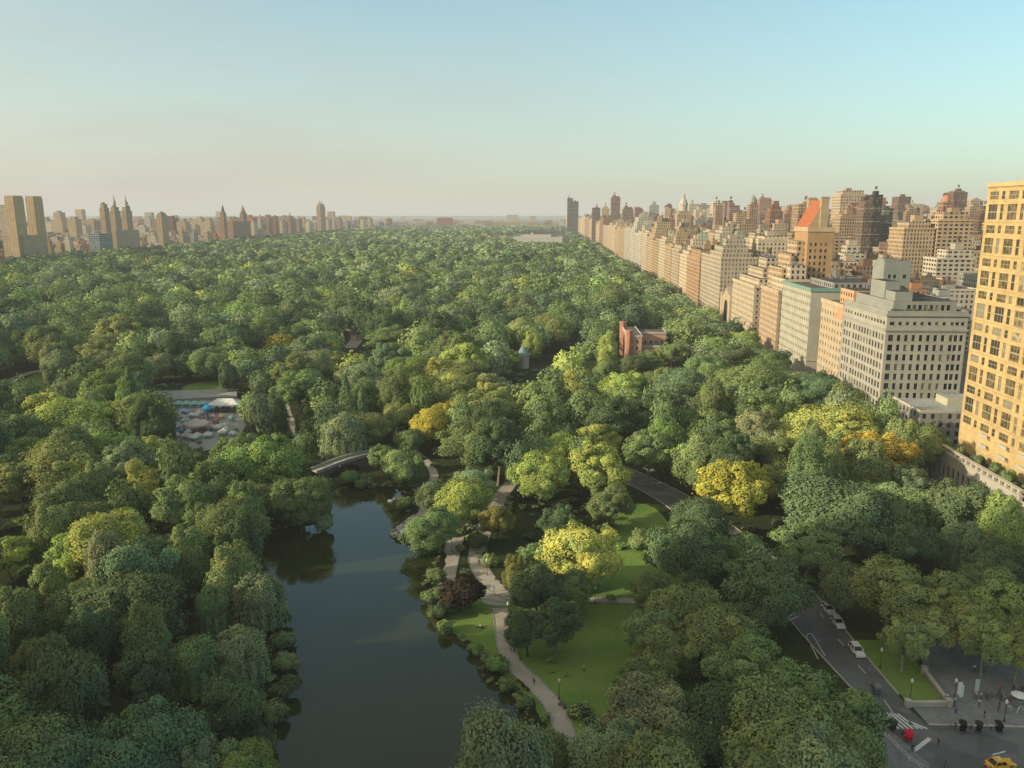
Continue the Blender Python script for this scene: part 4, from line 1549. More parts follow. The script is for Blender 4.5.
# --- the big grey corner block with the set-back tower
def grey_block():
    x0, y0, w, d, h = AVE, 348.5, 34.0, 50.0, 52.0
    o = empty('corner_block', (x0, y0, 0))
    tag(o, 'pale grey stone corner block with rows of dark windows and a planted roof terrace', 'building')
    b = MB()
    zr = [6.5 + k * 4.25 for k in range(8)]
    rows = [(z, z + 2.7) for z in zr] + [(43.2, 44.6)]
    cs = [(1.3, 3.5)] + [(5.0 + k * 3.1, 6.5 + k * 3.1) for k in range(7)] + [(27.0, 28.6), (29.0, 30.6), (31.4, 32.9)]
    cw = [(1.6, 3.4), (5.0, 6.8), (8.4, 10.2)] + [(13.2 + k * 3.3, 15.1 + k * 3.3) for k in range(11)]
    ps = facade(b, (0, 0), (w, 0), 0, h - 4, cs, rows, .3)
    pw = facade(b, (0, d), (0, 0), 0, h - 4, cw, rows, .3)
    b.wall((w, 0), (w, d), 0, h - 4, 0)
    b.wall((w, d), (0, d), 0, h - 4, 0)
    b.poly([(0, 0, h - 4), (w, 0, h - 4), (w, d, h - 4), (0, d, h - 4)], 1)
    b.build('block_body', [M['wall'], M['roof']], o, color=(0.40, 0.375, 0.31))
    add_windows(o, ps + pw, 'sash', 100)
    for z, e, hh in ((40.6, .55, .8), (h - 4.9, .75, .9)):
        c = MB()
        for (xa, xb, ya, yb) in ((-e, w + e, -e, -.002), (-e, -.002, 0, d), (w + .002, w + e, 0, d)):
            c.box(xa, xb, ya, yb, z, z + hh, 0, bottom=True)
        c.build('cornice', M['wall'], o, color=(0.34, 0.33, 0.29))
    p = MB()
    p.prism([(0, d), (0, 0), (w, 0), (w, d), (w - .4, d), (w - .4, .4), (.4, .4), (.4, d)], h - 3.997, h - 2.7, 0)
    p.build('parapet', M['wall'], o, color=(0.32, 0.31, 0.275))
    # penthouse storey set back behind the terrace, then the tall plain tower
    q = MB()
    pq = facade(q, (4, 4.5), (w - 3, 4.5), h - 3.99, h + 1.0, [(6 + k * 2.4, 7.5 + k * 2.4) for k in range(8)], [(h - 3, h - .6)], .2)
    q.wall((w - 3, 4.5), (w - 3, d - 3), h - 3.99, h + 1, 0)
    q.wall((w - 3, d - 3), (4, d - 3), h - 3.99, h + 1, 0)
    q.wall((4, d - 3), (4, 4.5), h - 3.99, h + 1, 0)
    q.poly([(4, 4.5, h + 1), (w - 3, 4.5, h + 1), (w - 3, d - 3, h + 1), (4, d - 3, h + 1)], 1)
    q.box(4.6, 12, 5, 15, h + 1.002, h + 5, 0, top=1)
    q.box(5, 11.4, 17, 33, h + 1.003, h + 8.5, 0, top=1)
    ph = q.build('penthouse', [M['wall'], M['roof_dark']], o, color=(0.30, 0.30, 0.265))
    add_windows(o, pq, 'sash', 8)
    t = MB()
    tx, ty = 11.5, 36.0
    pt = facade(t, (tx, ty), (tx + 12.5, ty), h + .99, 68.5, [(2.2, 3.6), (4.6, 6.0), (9, 10.8)], [(h + 3, h + 5), (h + 8.4, h + 10.2)], .3)
    t.wall((tx + 12.5, ty), (tx + 12.5, ty + 13), h + .99, 68.5, 0)
    t.wall((tx + 12.5, ty + 13), (tx, ty + 13), h + .99, 68.5, 0)
    t.wall((tx, ty + 13), (tx, ty), h + .99, 68.5, 0)
    t.poly([(tx, ty, 68.5), (tx + 12.5, ty, 68.5), (tx + 12.5, ty + 13, 68.5), (tx, ty + 13, 68.5)], 1)
    t.box(tx + .5, tx + 8, ty + 2, ty + 10, 68.502, 69.4, 0, top=1)
    tt = t.build('roof_tower', [M['wall'], M['roof']], o, color=(0.28, 0.29, 0.255))
    add_windows(o, pt, 'sash', 10)
    for k in range(14):
        sh = empty('terrace_shrub', (x0 + 3 + k * 1.45, y0 + random.uniform(1.4, 3.2), h - 4))
        cr = link('crown', PROTO['shrub'][k % 2][0], sh)
        s = random.uniform(1.0, 1.6)
        cr.scale = (s / R0, s / R0, s * 1.7 / H0)
        cr.color = (*LEAFC['dark green'], 1)
        tag(sh, 'dark green shrub in the roof terrace row on the pale grey corner block', 'bush', 'roof terrace shrubs of the grey corner block')
    # the low wing with the flat pale roof, across the side street
    lw = MB()
    lw.box(0, 30, 0, 26, 0, 13.5, 0, top=1)
    l = lw.build('low_building', [M['fac_a'], M['pale_plaza']], None, (AVE + 1, 312.0, 0), color=GREYS)
    tag(l, 'low building with a flat pale roof before the grey corner block', 'building')
    g = MB()
    g.prism([(0, 26), (0, 0), (30, 0), (30, 26), (29.7, 26), (29.7, .3), (.3, .3), (.3, 26)], 13.503, 14.4, 0)
    g.build('parapet', M['wall'], l, color=PALE)
    pth = MB()
    pth.box(16, 27, 12, 22, 13.504, 16.5, 0, top=1)
    pth.build('penthouse', [M['wall'], M['pale_plaza']], l, color=(.45, .43, .3))


grey_block()


def windowed_block(name, label, y0, y1, h, color, w=32.0, x0=AVE, pitch=3.6, ww=1.3, fl=3.7, wh=1.9, top_colour=None, setbacks=(), z_first=5.5, cat='building', south=True, band=None):
    """avenue house whose windows are real openings on the west and south faces"""
    d = y1 - y0
    o = empty(name, (x0, y0, 0))
    tag(o, label, cat)
    b = MB()
    rows = []
    z = z_first
    while z + wh < h - 1.2:
        rows.append((z, z + wh))
        z += fl
    pw = facade(b, (0, d), (0, 0), 0, h, LIST_COLS(d, pitch, ww, 1.6), rows, .3)
    ps = []
    if south: ps = facade(b, (0, 0), (w, 0), 0, h, LIST_COLS(w, pitch * 1.1, ww, 1.8), rows, .3)
    else: b.wall((0, 0), (w, 0), 0, h, 0)
    b.wall((w, 0), (w, d), 0, h, 0)
    b.wall((w, d), (0, d), 0, h, 0)
    b.poly([(0, 0, h), (w, 0, h), (w, d, h), (0, d, h)], 1)
    b.build('house_body', [M['wall'], M['roof']], o, color=color)
    add_windows(o, pw + ps, 'sash', 100)
    c = MB()
    for (xa, xb, ya, yb) in ((-.6, w, -.6, -.002), (-.6, -.002, 0, d)):
        c.box(xa, xb, ya, yb, h - 1.0, h + 1.0, 0, bottom=True)
    c.build('cornice', M['wall'] if not top_colour else M['copper'], o, color=tuple(min(.8, q * 1.08) for q in color))
    if band:
        for zb in band:
            k = MB()
            k.box(-.35, -.002, 0, d, zb, zb + .6, 0, bottom=True)
            k.box(-.35, w, -.35, -.003, zb, zb + .6, 0, bottom=True)
            k.build('string_course', M['stone'], o)
    zc = h
    X0, X1, Y0, Y1 = 0, w, 0, d
    for i, (iw, ie, is_, in_, eh, colr) in enumerate(setbacks):
        X0, X1, Y0, Y1 = X0 + iw, X1 - ie, Y0 + is_, Y1 - in_
        s = MB()
        s.box(X0, X1, Y0, Y1, zc + .003, zc + eh, 0, top=1)
        s.build('set_back_storey', [M['fac_a'], M['roof_dark']], o, color=colr)
        zc += eh
    water_tank(o, (X0 + X1) / 2, (Y0 + Y1) / 2, zc, .9)
    for _ in range(4):
        v = MB()
        vx, vy = random.uniform(X0 + 1, X1 - 3), random.uniform(Y0 + 1, Y1 - 3)
        v.box(vx, vx + 2, vy, vy + 1.6, zc + .004, zc + random.uniform(1, 2.5), 0)
        v.build('roof_vent', M['metal'], o)
    return o


c_ = windowed_block('avenue_house', 'cream house with a salmon roof storey beside the pale grey corner block', 399.0, 431, 45.5, (0.50, 0.39, 0.26), pitch=4.0, fl=4.2, setbacks=((5, 3, 2, 12, 7.5, (0.62, 0.36, 0.20)),), band=(12.0, 37.5))
q = MB()
q.box(-.2, -.004, 1.0, 9.0, 38.6, 44.0, 0, bottom=True)
q.build('brick_panel', M['wall'], c_, color=(0.62, 0.32, 0.17))
windowed_block('avenue_house', 'pale house with a green copper roofline and a plain grey side wall', 449.5, 503, 49.0, (0.44, 0.41, 0.32), w=38, pitch=3.3, fl=4.3, wh=1.6, top_colour=True, south=False, setbacks=((14, 4, 6, 8, 3.5, GREYS),), band=(9.0,))
windowed_block('avenue_house', 'pink and cream stepped house at the foot of the red-roofed tower', 511, 552, 42.0, (0.48, 0.355, 0.235), pitch=3.4, fl=3.6, setbacks=((4, 2, 3, 10, 8, CREAM), (4, 2, 3, 5, 8, CREAM)), w=22)
windowed_block('avenue_house', 'broad sunlit cream house with horizontal stone bands and stepped terraces', 570, 636, 40.0, (0.50, 0.40, 0.27), w=30, pitch=3.9, ww=1.5, fl=3.9, wh=1.8, band=tuple(9 + 3.9 * k for k in range(8)), setbacks=((4, 3, 5, 4, 5, CREAM), (4, 3, 6, 8, 7, LIME), (4, 3, 8, 14, 7, LIME)))


def red_roof_tower():
    x0, y0, w, d, h = 166.0, 522.0, 16.0, 28.0, 81.0
    o = empty('red_roofed_tower', (x0, y0, 0))
    tag(o, 'slim tan tower with a steep orange-red roof between two chimneys', 'tower')
    b = MB()
    rows = [(30 + 4.0 * k, 32.1 + 4.0 * k) for k in range(11)]
    ps = facade(b, (0, 0), (w, 0), 0, h, [(1.6, 3.0), (4.6, 6.0), (8, 9.4), (11, 12.4)], rows, .35)
    pw = facade(b, (0, d), (0, 0), 0, h, [(2 + 4.0 * k, 3.4 + 4.0 * k) for k in range(6)], rows, .35)
    b.wall((w, 0), (w, d), 0, h, 0)
    b.wall((w, d), (0, d), 0, h, 0)
    b.poly([(0, 0, h), (w, 0, h), (w, d, h), (0, d, h)], 1)
    b.build('tower_body', [M['wall'], M['roof']], o, color=(0.43, 0.265, 0.13))
    add_windows(o, ps + pw, 'sash', 100)
    # steep gabled roof: ridge runs along y and the red slope looks west
    r = MB()
    z0, z1 = h + .003, 98.5
    A, B_, C_, D_ = (0, 1, z0), (w * .86, 1, z0), (w * .86, d - 1, z0), (0, d - 1, z0)
    E1, E2 = (w * .55, 1, z1), (w * .55, d - 1, z1)
    r.poly([D_, A, E1, E2], 0)
    r.poly([B_, C_, E2, E1], 0)
    r.build('steep_roof', M['red_roof'], o)
    g = MB()
    for yy in (1.001, d - 1.001):
        g.poly([(0, yy, z0), (w * .86, yy, z0), (w * .55, yy, z1)] if yy < 5 else [(w * .86, yy, z0), (0, yy, z0), (w * .55, yy, z1)], 0)
    g.build('gable', M['wall'], o, color=(0.44, 0.32, 0.19))
    for yy in (-.4, d - 2.6):
        c = MB()
        c.box(w * .42, w * .72, yy, yy + 3.0, h + .004, 99.5, 0)
        c.box(w * .40, w * .74, yy - .2, yy + 3.2, 99.502, 100.6, 0, bottom=True)
        c.build('chimney', M['wall'], o, color=(0.46, 0.34, 0.21))
    t = MB()
    for (xa, xb, ya, yb) in ((-.5, w + .5, -.5, -.003), (-.5, -.003, 0, d), (w + .003, w + .5, 0, d)):
        t.box(xa, xb, ya, yb, h - 2, h + .8, 0, bottom=True)
    t.build('cornice', M['wall'], o, color=(0.52, 0.39, 0.24))
    for k, (ins, hh) in enumerate(((-14, 56), (-9, 65), (-4.5, 73))):
        s = MB()
        s.box(ins, -.01, 2 + k * 2, d + 6 - k * 3, 0, hh, 0, top=1)
        s.build('buttress_wing', [M['fac_a'], M['roof']], o, color=BUFF)


red_roof_tower()


def temple():
    o = empty('gabled_temple', (AVE, 640, 0))
    tag(o, 'sandstone temple with a steep gable and tall arched front on the avenue', 'temple')
    w, d, h, hr = 44.0, 33.0, 22.0, 33.0
    b = MB()
    m = d / 2
    # gable front on the avenue with an arch recess
    b.poly([(0, d, 0), (0, m + 6, 0), (0, m + 6, 16), (0, d, h)], 0)
    b.poly([(0, m - 6, 0), (0, 0, 0), (0, 0, h), (0, m - 6, 16)], 0)
    arc = [(0, m + 6 * math.cos(a), 16 + 6 * math.sin(a)) for a in [math.pi * k / 10 for k in range(11)]]
    b.poly([(0, d, h)] + arc[:6] + [(0, m, hr)], 0)
    b.poly([(0, m, hr)] + arc[5:] + [(0, 0, h)], 0)
    b.wall((0, 0), (w, 0), 0, h, 0)
    b.wall((w, 0), (w, d), 0, h, 0)
    b.wall((w, d), (0, d), 0, h, 0)
    b.poly([(w, 0, h), (w, d, h), (w, m, hr)], 0)
    b.build('nave_wall', M['wall'], o, color=(0.46, 0.35, 0.22))
    r = MB()
    r.poly([(-.4, -.5, h - .3), (w, -.5, h - .3), (w, m, hr + .3), (-.4, m, hr + .3)], 0)
    r.poly([(w, d + .5, h - .3), (-.4, d + .5, h - .3), (-.4, m, hr + .3), (w, m, hr + .3)], 0)
    r.build('gable_roof', M['wall'], o, color=(0.40, 0.33, 0.25))
    a = MB()
    a.poly([(.8, m + 6, 0), (.8, m - 6, 0)] + [(.8, p[1], p[2]) for p in arc[::-1]], 0)
    a.build('arched_window', M['pane_mid'], o)
    for yy in (0.2, d - 3.2):
        t = MB()
        t.box(-1.0, 3, yy, yy + 3, 0, h + 5, 0)
        t.build('corner_tower', M['wall'], o, color=(0.58, 0.47, 0.33))


temple()

# --- the avenue row beyond, surveyed from the photograph's roofline: corner pixel, roof pixel, colour, style, set-backs
ROW = [(701, 721, 262, (0.50, 0.415, 0.30), 'fac_row', 2), (687, 700, 258, (0.44, 0.27, 0.155), 'fac_row', 1), (679, 687, 262, CREAM, 'fac_row', 2), (671.5, 679, 254, LIME, 'fac_row', 1), (665, 671.5, 247, BUFF, 'fac_row', 2), (658.5, 665, 246, CREAM, 'fac_row', 1),
       (653, 658.5, 243, TAN, 'fac_row', 1), (647, 653, 240, BUFF, 'fac_row', 3), (641.5, 647, 238, LIME, 'fac_row', 1), (635, 641.5, 234, WHITE, 'fac_row', 1), (629.5, 635, 229, WHITE, 'fac_row', 2), (624, 629.5, 233, PALE, 'fac_row', 0), (619.5, 624, 231, TAN, 'fac_row', 1),
       (615, 619.5, 231, BUFF, 'fac_row', 0), (611, 615, 228, CREAM, 'fac_row', 1), (607, 611, 226, BUFF, 'fac_row', 1), (603, 607, 229, LIME, 'fac_row', 0), (599.5, 603, 222, ROSE, 'fac_row', 0), (596, 599.5, 224, BUFF, 'fac_row', 1), (592.5, 596, 222, CREAM, 'fac_row', 0),
       (589, 592.5, 221, BUFF, 'fac_row', 1), (586, 589, 220, TAN, 'fac_row', 0), (583, 586, 219.5, BUFF, 'fac_row', 0), (580, 583, 219, LIME, 'fac_row', 1), (577, 580, 218.5, BUFF, 'fac_row', 0), (574, 577, 218, CREAM, 'fac_row', 0), (571, 574, 217.5, BUFF, 'fac_row', 0), (568.5, 571, 217, TAN, 'fac_row', 0), (566, 568.5, 216.5, BUFF, 'fac_row', 0)]
ORDW = ['first', 'second', 'third', 'fourth', 'fifth', 'sixth', 'seventh', 'eighth', 'ninth', 'tenth', 'eleventh', 'twelfth', 'thirteenth', 'fourteenth', 'fifteenth', 'sixteenth', 'seventeenth', 'eighteenth', 'nineteenth', 'twentieth',
        'twenty-first', 'twenty-second', 'twenty-third', 'twenty-fourth', 'twenty-fifth', 'twenty-sixth', 'twenty-seventh', 'twenty-eighth', 'twenty-ninth', 'thirtieth', 'thirty-first', 'thirty-second', 'thirty-third', 'thirty-fourth', 'thirty-fifth', 'thirty-sixth', 'thirty-seventh', 'thirty-eighth', 'thirty-ninth', 'fortieth',
        'forty-first', 'forty-second', 'forty-third', 'forty-fourth', 'forty-fifth', 'forty-sixth', 'forty-seventh', 'forty-eighth', 'forty-ninth', 'fiftieth'] + [f'{t}-{u}' for t in ('fifty', 'sixty', 'seventy', 'eighty', 'ninety') for u in ('first', 'second', 'third', 'fourth', 'fifth', 'sixth', 'seventh', 'eighth', 'ninth')]
for i, (pa, pb, py, colr, st, ns) in enumerate(ROW):
    ya, h = on_x(pb, py, AVE)
    yb, _ = on_x(pa, py, AVE)
    h = min(h, 72) if ya < 1200 else min(h, 88)
    dd = max(12, (yb - ya) * random.uniform(.95, 1.0) - .3)
    sb = [(random.uniform(1.5, 3.5), random.uniform(1, 3), random.uniform(1, dd * .15), random.uniform(1, dd * .3), random.uniform(4, 9)) for _ in range(ns + (1 if random.random() < .5 else 0))]
    h += random.uniform(0, 9)
    rk = random.uniform(.82, 1.06)
    colr_ = tuple(c * rk for c in colr)
    simple_building('avenue_apartment_block', f'{CNAME.get(colr, "warm stone")} apartment block facing the park, {ORDW[i]} beyond the gabled temple', 'building', 'apartment blocks facing the park beyond the temple', AVE, ya, 30, dd, h - sum(s[4] for s in sb[:1]) * .5, colr_, st, 0, sb, seed=300 + i, bulk=random.choice([1, 2, 3]))

# --- landmark towers behind the avenue row and across the park
def tower(name, label, px0, px1, py, Y, colr, style, depth=None, tops=(), group=None, seed=1, base=None):
    """south face spans px0..px1 at roof pixel py, standing at distance Y"""
    xa, h = on_y(px0, py, Y)
    xb, _ = on_y(px1, py, Y)
    w = xb - xa
    sb = tuple((w * a, w * b, w * c, w * d_, e) for a, b, c, d_, e in tops)
    ht = h - sum(s[4] for s in sb)
    o = simple_building(name, label, 'tower', group, xa, Y, w, depth or w * 1.1, ht, colr, style, 0, sb, parts=True, seed=seed)
    return o, xa, w, h


def cap(o, w, d, z, prof, mat, name, n=8):
    b = MB()
    b.lathe((w / 2, d / 2), [(r * w, z + q) for r, q in prof], n)
    return b.build(name, mat, o)


o, xa, w, h = tower('slender_tower', 'tall slender cream tower with a domed lantern top beyond the avenue', 677.5, 691.5, 211, 1450, (0.46, 0.345, 0.20), 'fac_c', 26, ((.12, .12, .12, .12, 6),), seed=5)
cap(o, w, 26, h + .1, [(.30, 0), (.30, 10), (.34, 10.5), (.30, 14), (.20, 19), (.10, 22), (.10, 27), (.02, 32)], M['stone'], 'lantern', 10)
o, xa, w, h = tower('domed_tower', 'brick tower with a grey domed crown on the skyline', 750, 758.5, 205, 1300, ROSE, 'fac_a', 16, seed=6)
cap(o, w, 16, h + .1, [(.46, 0), (.46, 5), (.42, 8), (.30, 11.5), (.12, 14), (.03, 17)], M['grey_stone'], 'dome', 12)
tower('twin_slab', 'dark greenish slab at the far end of the avenue, taller west half', 567.5, 573.0, 198.5, 3000, (0.085, 0.09, 0.085), 'fac_c', 22, seed=7)
tower('twin_slab', 'dark greenish slab at the far end of the avenue, lower east half', 573.1, 578.6, 201.5, 3000, (0.10, 0.10, 0.095), 'fac_c', 22, seed=8)
tower('brown_tower', 'tall plain brown tower standing above the far avenue row', 611.5, 620.5, 196, 2200, (0.24, 0.165, 0.12), 'fac_c', 26, ((.1, .1, .1, .1, 5),), seed=9)
tower('brown_tower', 'squat purple-brown tower beside the tall plain brown tower', 623, 633.5, 207, 2000, (0.24, 0.16, 0.125), 'fac_a', 28, ((.15, .2, .1, .1, 5),), seed=10)
tower('brown_tower', 'dark brown slab rising just behind the far avenue roofs', 592.5, 600.5, 208, 2400, (0.17, 0.11, 0.08), 'fac_a', 26, seed=11)
tower('buff_tower', 'buff tower with stepped top between brown slabs far along the avenue', 602, 609.5, 206.5, 2600, BUFF, 'fac_a', 26, ((.2, .2, .2, .2, 6),), seed=12)
tower('pointed_tower', 'rose tower with a small peaked top beside the domed-lantern tower', 668, 675.5, 212, 1250, ROSE, 'fac_a', 16, ((.2, .2, .2, .2, 7), (.15, .15, .15, .15, 5)), seed=13)
o, xa, w, h = tower('dark_tower', 'black glass slab, darkest on the east-side skyline', 874, 883, 195.5, 900, (0.045, 0.04, 0.036), 'fac_c', 22, seed=14)
tower('dark_tower', 'brown half of a paired dark tower, beside the black slab', 864.5, 873.6, 201, 905, (0.17, 0.115, 0.085), 'fac_c', 20, ((.2, .1, .1, .1, 4),), seed=15)
tower('brick_tower', 'wide red brick tower with a stepped roof next to the paired dark tower', 847, 864, 206, 980, (0.27, 0.135, 0.09), 'fac_a', 24, ((.2, .3, .1, .1, 5), (.1, .2, .1, .1, 3)), seed=16)
tower('dark_tower', 'dark grey-green slab half hidden east of the black slab', 884.5, 893.5, 209, 1000, (0.07, 0.075, 0.06), 'fac_d', 20, seed=17)
o, xa, w, h = tower('roof_tower', 'brick tank tower with a rounded top above the pale terraced block', 943.5, 953.5, 203, 830, (0.30, 0.16, 0.11), 'fac_a', 11, seed=18)
cap(o, w, 11, h + .1, [(.42, 0), (.42, 3), (.36, 6), (.05, 8)], M['brick'], 'tank_top', 10)
tower('pale_block', 'wide pale terraced apartment block with dark setback storeys', 932, 970, 217, 800, (0.48, 0.40, 0.29), 'fac_b', 30, ((.16, .06, .1, .1, 8), (.1, .25, .1, .1, 4)), seed=19)
tower('white_block', 'white balconied slab in front of the pale terraced block', 938, 976, 250, 640, (0.52, 0.45, 0.34), 'fac_b', 22, ((.3, .02, .1, .1, 7),), seed=20)
tower('orange_block', 'orange brick stepped block lit by the sun, behind the grey corner block', 909, 946, 291, 520, (0.47, 0.20, 0.085), 'fac_a', 26, ((.12, .05, .2, .1, 7), (.1, .3, .2, .2, 9)), seed=21)
tower('white_block', 'white gridded block behind the green-roofed house', 845, 872, 246, 700, (0.50, 0.43, 0.32), 'fac_b', 22, ((.05, .15, .1, .1, 9), (.1, .2, .1, .1, 6)), seed=22)
tower('grey_block', 'grey rooftop block close behind the grey corner terrace', 932, 962, 297, 440, (0.42, 0.41, 0.36), 'fac_b', 18, ((.2, .2, .2, .2, 5),), seed=23)
tower('brick_block', 'low red-brown block beside the orange stepped block', 893, 914, 244, 760, (0.20, 0.11, 0.085), 'fac_a', 30, seed=24)
tower('brick_block', 'purple-brown slab pair on the hazy east-side skyline', 730, 740, 203, 1500, (0.25, 0.16, 0.13), 'fac_a', 22, ((.0, .5, .1, .1, 5),), seed=25)
tower('brick_block', 'rose brick slab west of the purple-brown slab pair', 716, 723, 206, 1550, ROSE, 'fac_a', 22, seed=26)
tower('teal_roofed_block', 'low dark roofed block with a teal rooftop frame behind the tan tower', 832, 862, 278, 590, (0.20, 0.18, 0.15), 'fac_a', 30, seed=27)

# Central Park West side
CPW = -800.0


def west(name, label, px0, px1, py, colr, style, tops=(), X=CPW, depth=None, seed=1, group=None, parts=True):
    """px0 is the south-west corner and px1 the north-east corner at roof pixel py; the east face stands at X"""
    pm = px0 + (px1 - px0) * (.46 if depth is None else depth)
    ya, h = on_x(pm, py, X)
    r0 = ray(px0, py)
    w = max(9.0, X - r0[0] / r0[1] * ya)
    yb, _ = on_x(px1, py, X)
    d = max(9.0, yb - ya)
    sb = tuple((a * w, b * w, c * d, e * d, hh) for a, b, c, e, hh in tops)
    o = simple_building(name, label, 'tower' if tops or py < 205 else 'building', group, X - w, ya, w, d, h - sum(s[4] for s in sb), colr, style, 0, sb, seed=seed, parts=parts)
    return o, ya, h, w, d


GOLDW = (0.50, 0.35, 0.19)
west('twin_tower', 'golden brown west-side slab tower, south one of the close pair', 3.5, 23, 195.5, GOLDW, 'fac_far', ((.03, .03, .04, .04, 3),), seed=31, parts=False)
west('twin_tower', 'golden brown west-side slab tower, north one of the close pair', 24.5, 42, 196, GOLDW, 'fac_far', ((.03, .03, .04, .04, 3),), seed=32, parts=False)
west('tower_base', 'broad golden brown base block under the close pair of west-side towers', 2, 46, 236, (0.40, 0.30, 0.19), 'fac_far', seed=33, X=CPW + 3)
for k, (p0, p1, lab) in enumerate(((99.5, 108.5, 'blunt-topped brown turret, southmost of the three over the spired west-side block'), (109, 120, 'spired brown turret in the middle over the spired west-side block'), (120.5, 131.5, 'spired brown turret, northmost of the three over the spired west-side block'))):
    o, ya, h, w, d = west('spired_tower', lab, p0, p1, 207 if k else 204, (0.40, 0.29, 0.19), 'fac_far', ((.12, .12, .12, .12, 8),), seed=34 + k)
    if k:
        b = MB()
        b.lathe((w / 2, d / 2), [(.30 * w, h), (.30 * w, h + 6), (.34 * w, h + 6.2), (.26 * w, h + 11), (.15 * w, h + 13), (.13 * w, h + 16), (.07 * w, h + 18), (.05 * w, h + 21), (.02 * w, h + 23)], 10)
        b.build('spire', M['stone'], o)
west('tower_base', 'wide tan apartment base under the three brown turrets', 96, 139, 231, (0.42, 0.31, 0.2), 'fac_far', seed=37, X=CPW + 3)
west('blue_grey_block', 'blue-grey glassy block south of the spired west-side block', 88, 112, 234, (0.22, 0.26, 0.27), 'fac_b', seed=38, X=CPW + 14)
west('square_tower', 'square tan tower with a dark flat top north of the spired block', 156, 167, 213, TAN, 'fac_far', ((.1, .1, .1, .1, 5),), seed=39)
for k, (p0, p1, lab) in enumerate(((220.5, 226, 'southern turret of the rose west-side block with two pointed tops'), (239.5, 246.5, 'northern turret of the rose west-side block with two pointed tops'))):
    o, ya, h, w, d = west('spired_tower', lab, p0, p1, 211, ROSE, 'fac_far', ((.15, .15, .15, .15, 6),), seed=40 + k)
    b = MB()
    b.lathe((w / 2, d / 2), [(.4 * w, h), (.36 * w, h + 6), (.22 * w, h + 9), (.05 * w, h + 15)], 8)
    b.build('spire', M['dark_stone'], o)
west('tower_base', 'rose brick base block below the two pointed west-side turrets', 218, 250, 222, ROSE, 'fac_far', seed=43, X=CPW + 3)
o, ya, h, w, d = west('spired_tower', 'tall rose brick tower with twin finials, highest midway along the west side', 316, 325, 204, (0.46, 0.29, 0.2), 'fac_far', ((.1, .1, .1, .1, 10),), seed=44)
for q in (.3, .7):
    b = MB()
    b.lathe((w / 2, d * q), [(.2 * w, h), (.17 * w, h + 6), (.05 * w, h + 10), (.3, h + 20)], 8)
    b.build('finial', M['stone'], o)
rw = random.Random(5)
X_ = [(-14, 2, 226), (47, 58, 229), (58, 66, 232), (66, 76, 228), (76, 87, 236), (140, 148, 228), (148, 155, 236), (168, 178, 226), (178, 190, 223), (190, 203, 224), (203, 218, 222), (251, 258, 216), (258, 266, 214), (266, 274, 213.5), (274, 280, 211), (280, 288, 216), (288, 296, 212), (296, 305, 213), (305, 315, 216),
      (326, 332, 213), (332, 338, 215), (338, 345, 213), (345, 352, 216), (352, 360, 214.5), (360, 368, 215), (368, 376, 213.5), (376, 386, 215), (386, 396, 214.5)]
for i, (p0, p1, py) in enumerate(X_):
    py += rw.uniform(6, 16) * (1 if p0 < 220 else .45)
    p1 -= (p1 - p0) * rw.uniform(.1, .45)
    colr = rw.choice([TAN, ROSE, BUFF, LIME, ROSE, BRICK, CREAM, GREYS])
    ya, h = on_x(p0, py, CPW)
    tops = ((.1, .15, .1, .1, rw.uniform(4, 8)),) if rw.random() < .6 else ()
    west('west_side_block', f'{CNAME[colr]} block on the west edge of the park, {ORDW[i]} from the south', p0, p1, py, colr, 'fac_far', tops, seed=60 + i, X=CPW - rw.choice([0, 0, 6, 14, 30]), group='apartment blocks on the west edge of the park')

# --- the streets of houses behind both fronts
def city_lots():
    """(x, y, w, d, h, colour, style) of every house on the grid"""
    rg = random.Random(21)
    out = []
    pal = [LIME, CREAM, BUFF, TAN, BRICK, ROSE, ORANGE, BROWN, GREYS, WHITE, LIME, TAN, BUFF, BUFF, TAN, CREAM]
    # east side
    for bx in range(0, 13):
        X0 = 182 if bx == 0 else 182 + bx * 122
        for by in range(0, 52):
            Y0 = 300 + by * 80.5
            if Y0 < 480 and bx == 0: continue
            x = X0
            while x < X0 + 100:
                w = rg.uniform(17, 34)
                for row in (0, 1):
                    d = rg.uniform(26, 31)
                    h = rg.triangular(20, 70, 42)
                    if rg.random() < .20: h = rg.uniform(66, 94)
                    if rg.random() < .03 and Y0 > 900: h = rg.uniform(98, 125)
                    if bx == 0: h = min(h, 50 if Y0 < 640 else 68)
                    if Y0 < 640: h = min(h, 48 + bx * 6)
                    out.append((x, Y0 + row * 32 + rg.uniform(0, 2), w * .96, d, h, rg.choice(pal), rg.choice(['fac_a', 'fac_a', 'fac_a', 'fac_c', 'fac_c', 'fac_b'])))
                x += w
    # west side
    for bx in range(0, 9):
        X1 = -860 - bx * 150
        for by in range(0, 42):
            Y0 = 850 + by * 80.5
            x = X1 - 118
            while x < X1:
                w = rg.uniform(18, 36)
                for row in (0, 1):
                    h = rg.triangular(14, 42, 22)
                    if rg.random() < (.01 if Y0 < 2200 else .08): h = rg.uniform(50, 80)
                    if rg.random() < .004: h = rg.uniform(92, 110)
                    out.append((x, Y0 + row * 32, w * .96, rg.uniform(26, 31), h, rg.choice(pal), rg.choice(['fac_a', 'fac_a', 'fac_a', 'fac_c', 'fac_c', 'fac_b'])))
                x += w
    # beyond the north end
    for bx in range(-16, 22):
        for by in range(0, 14):
            x, y = bx * 120 + rg.uniform(-20, 20), 4330 + by * 190 + rg.uniform(-30, 30)
            out.append((x, y, rg.uniform(30, 90), rg.uniform(20, 40), rg.triangular(14, 58, 24) * (1.6 if rg.random() < .08 else 1), rg.choice(pal), 'fac_a'))
    return out


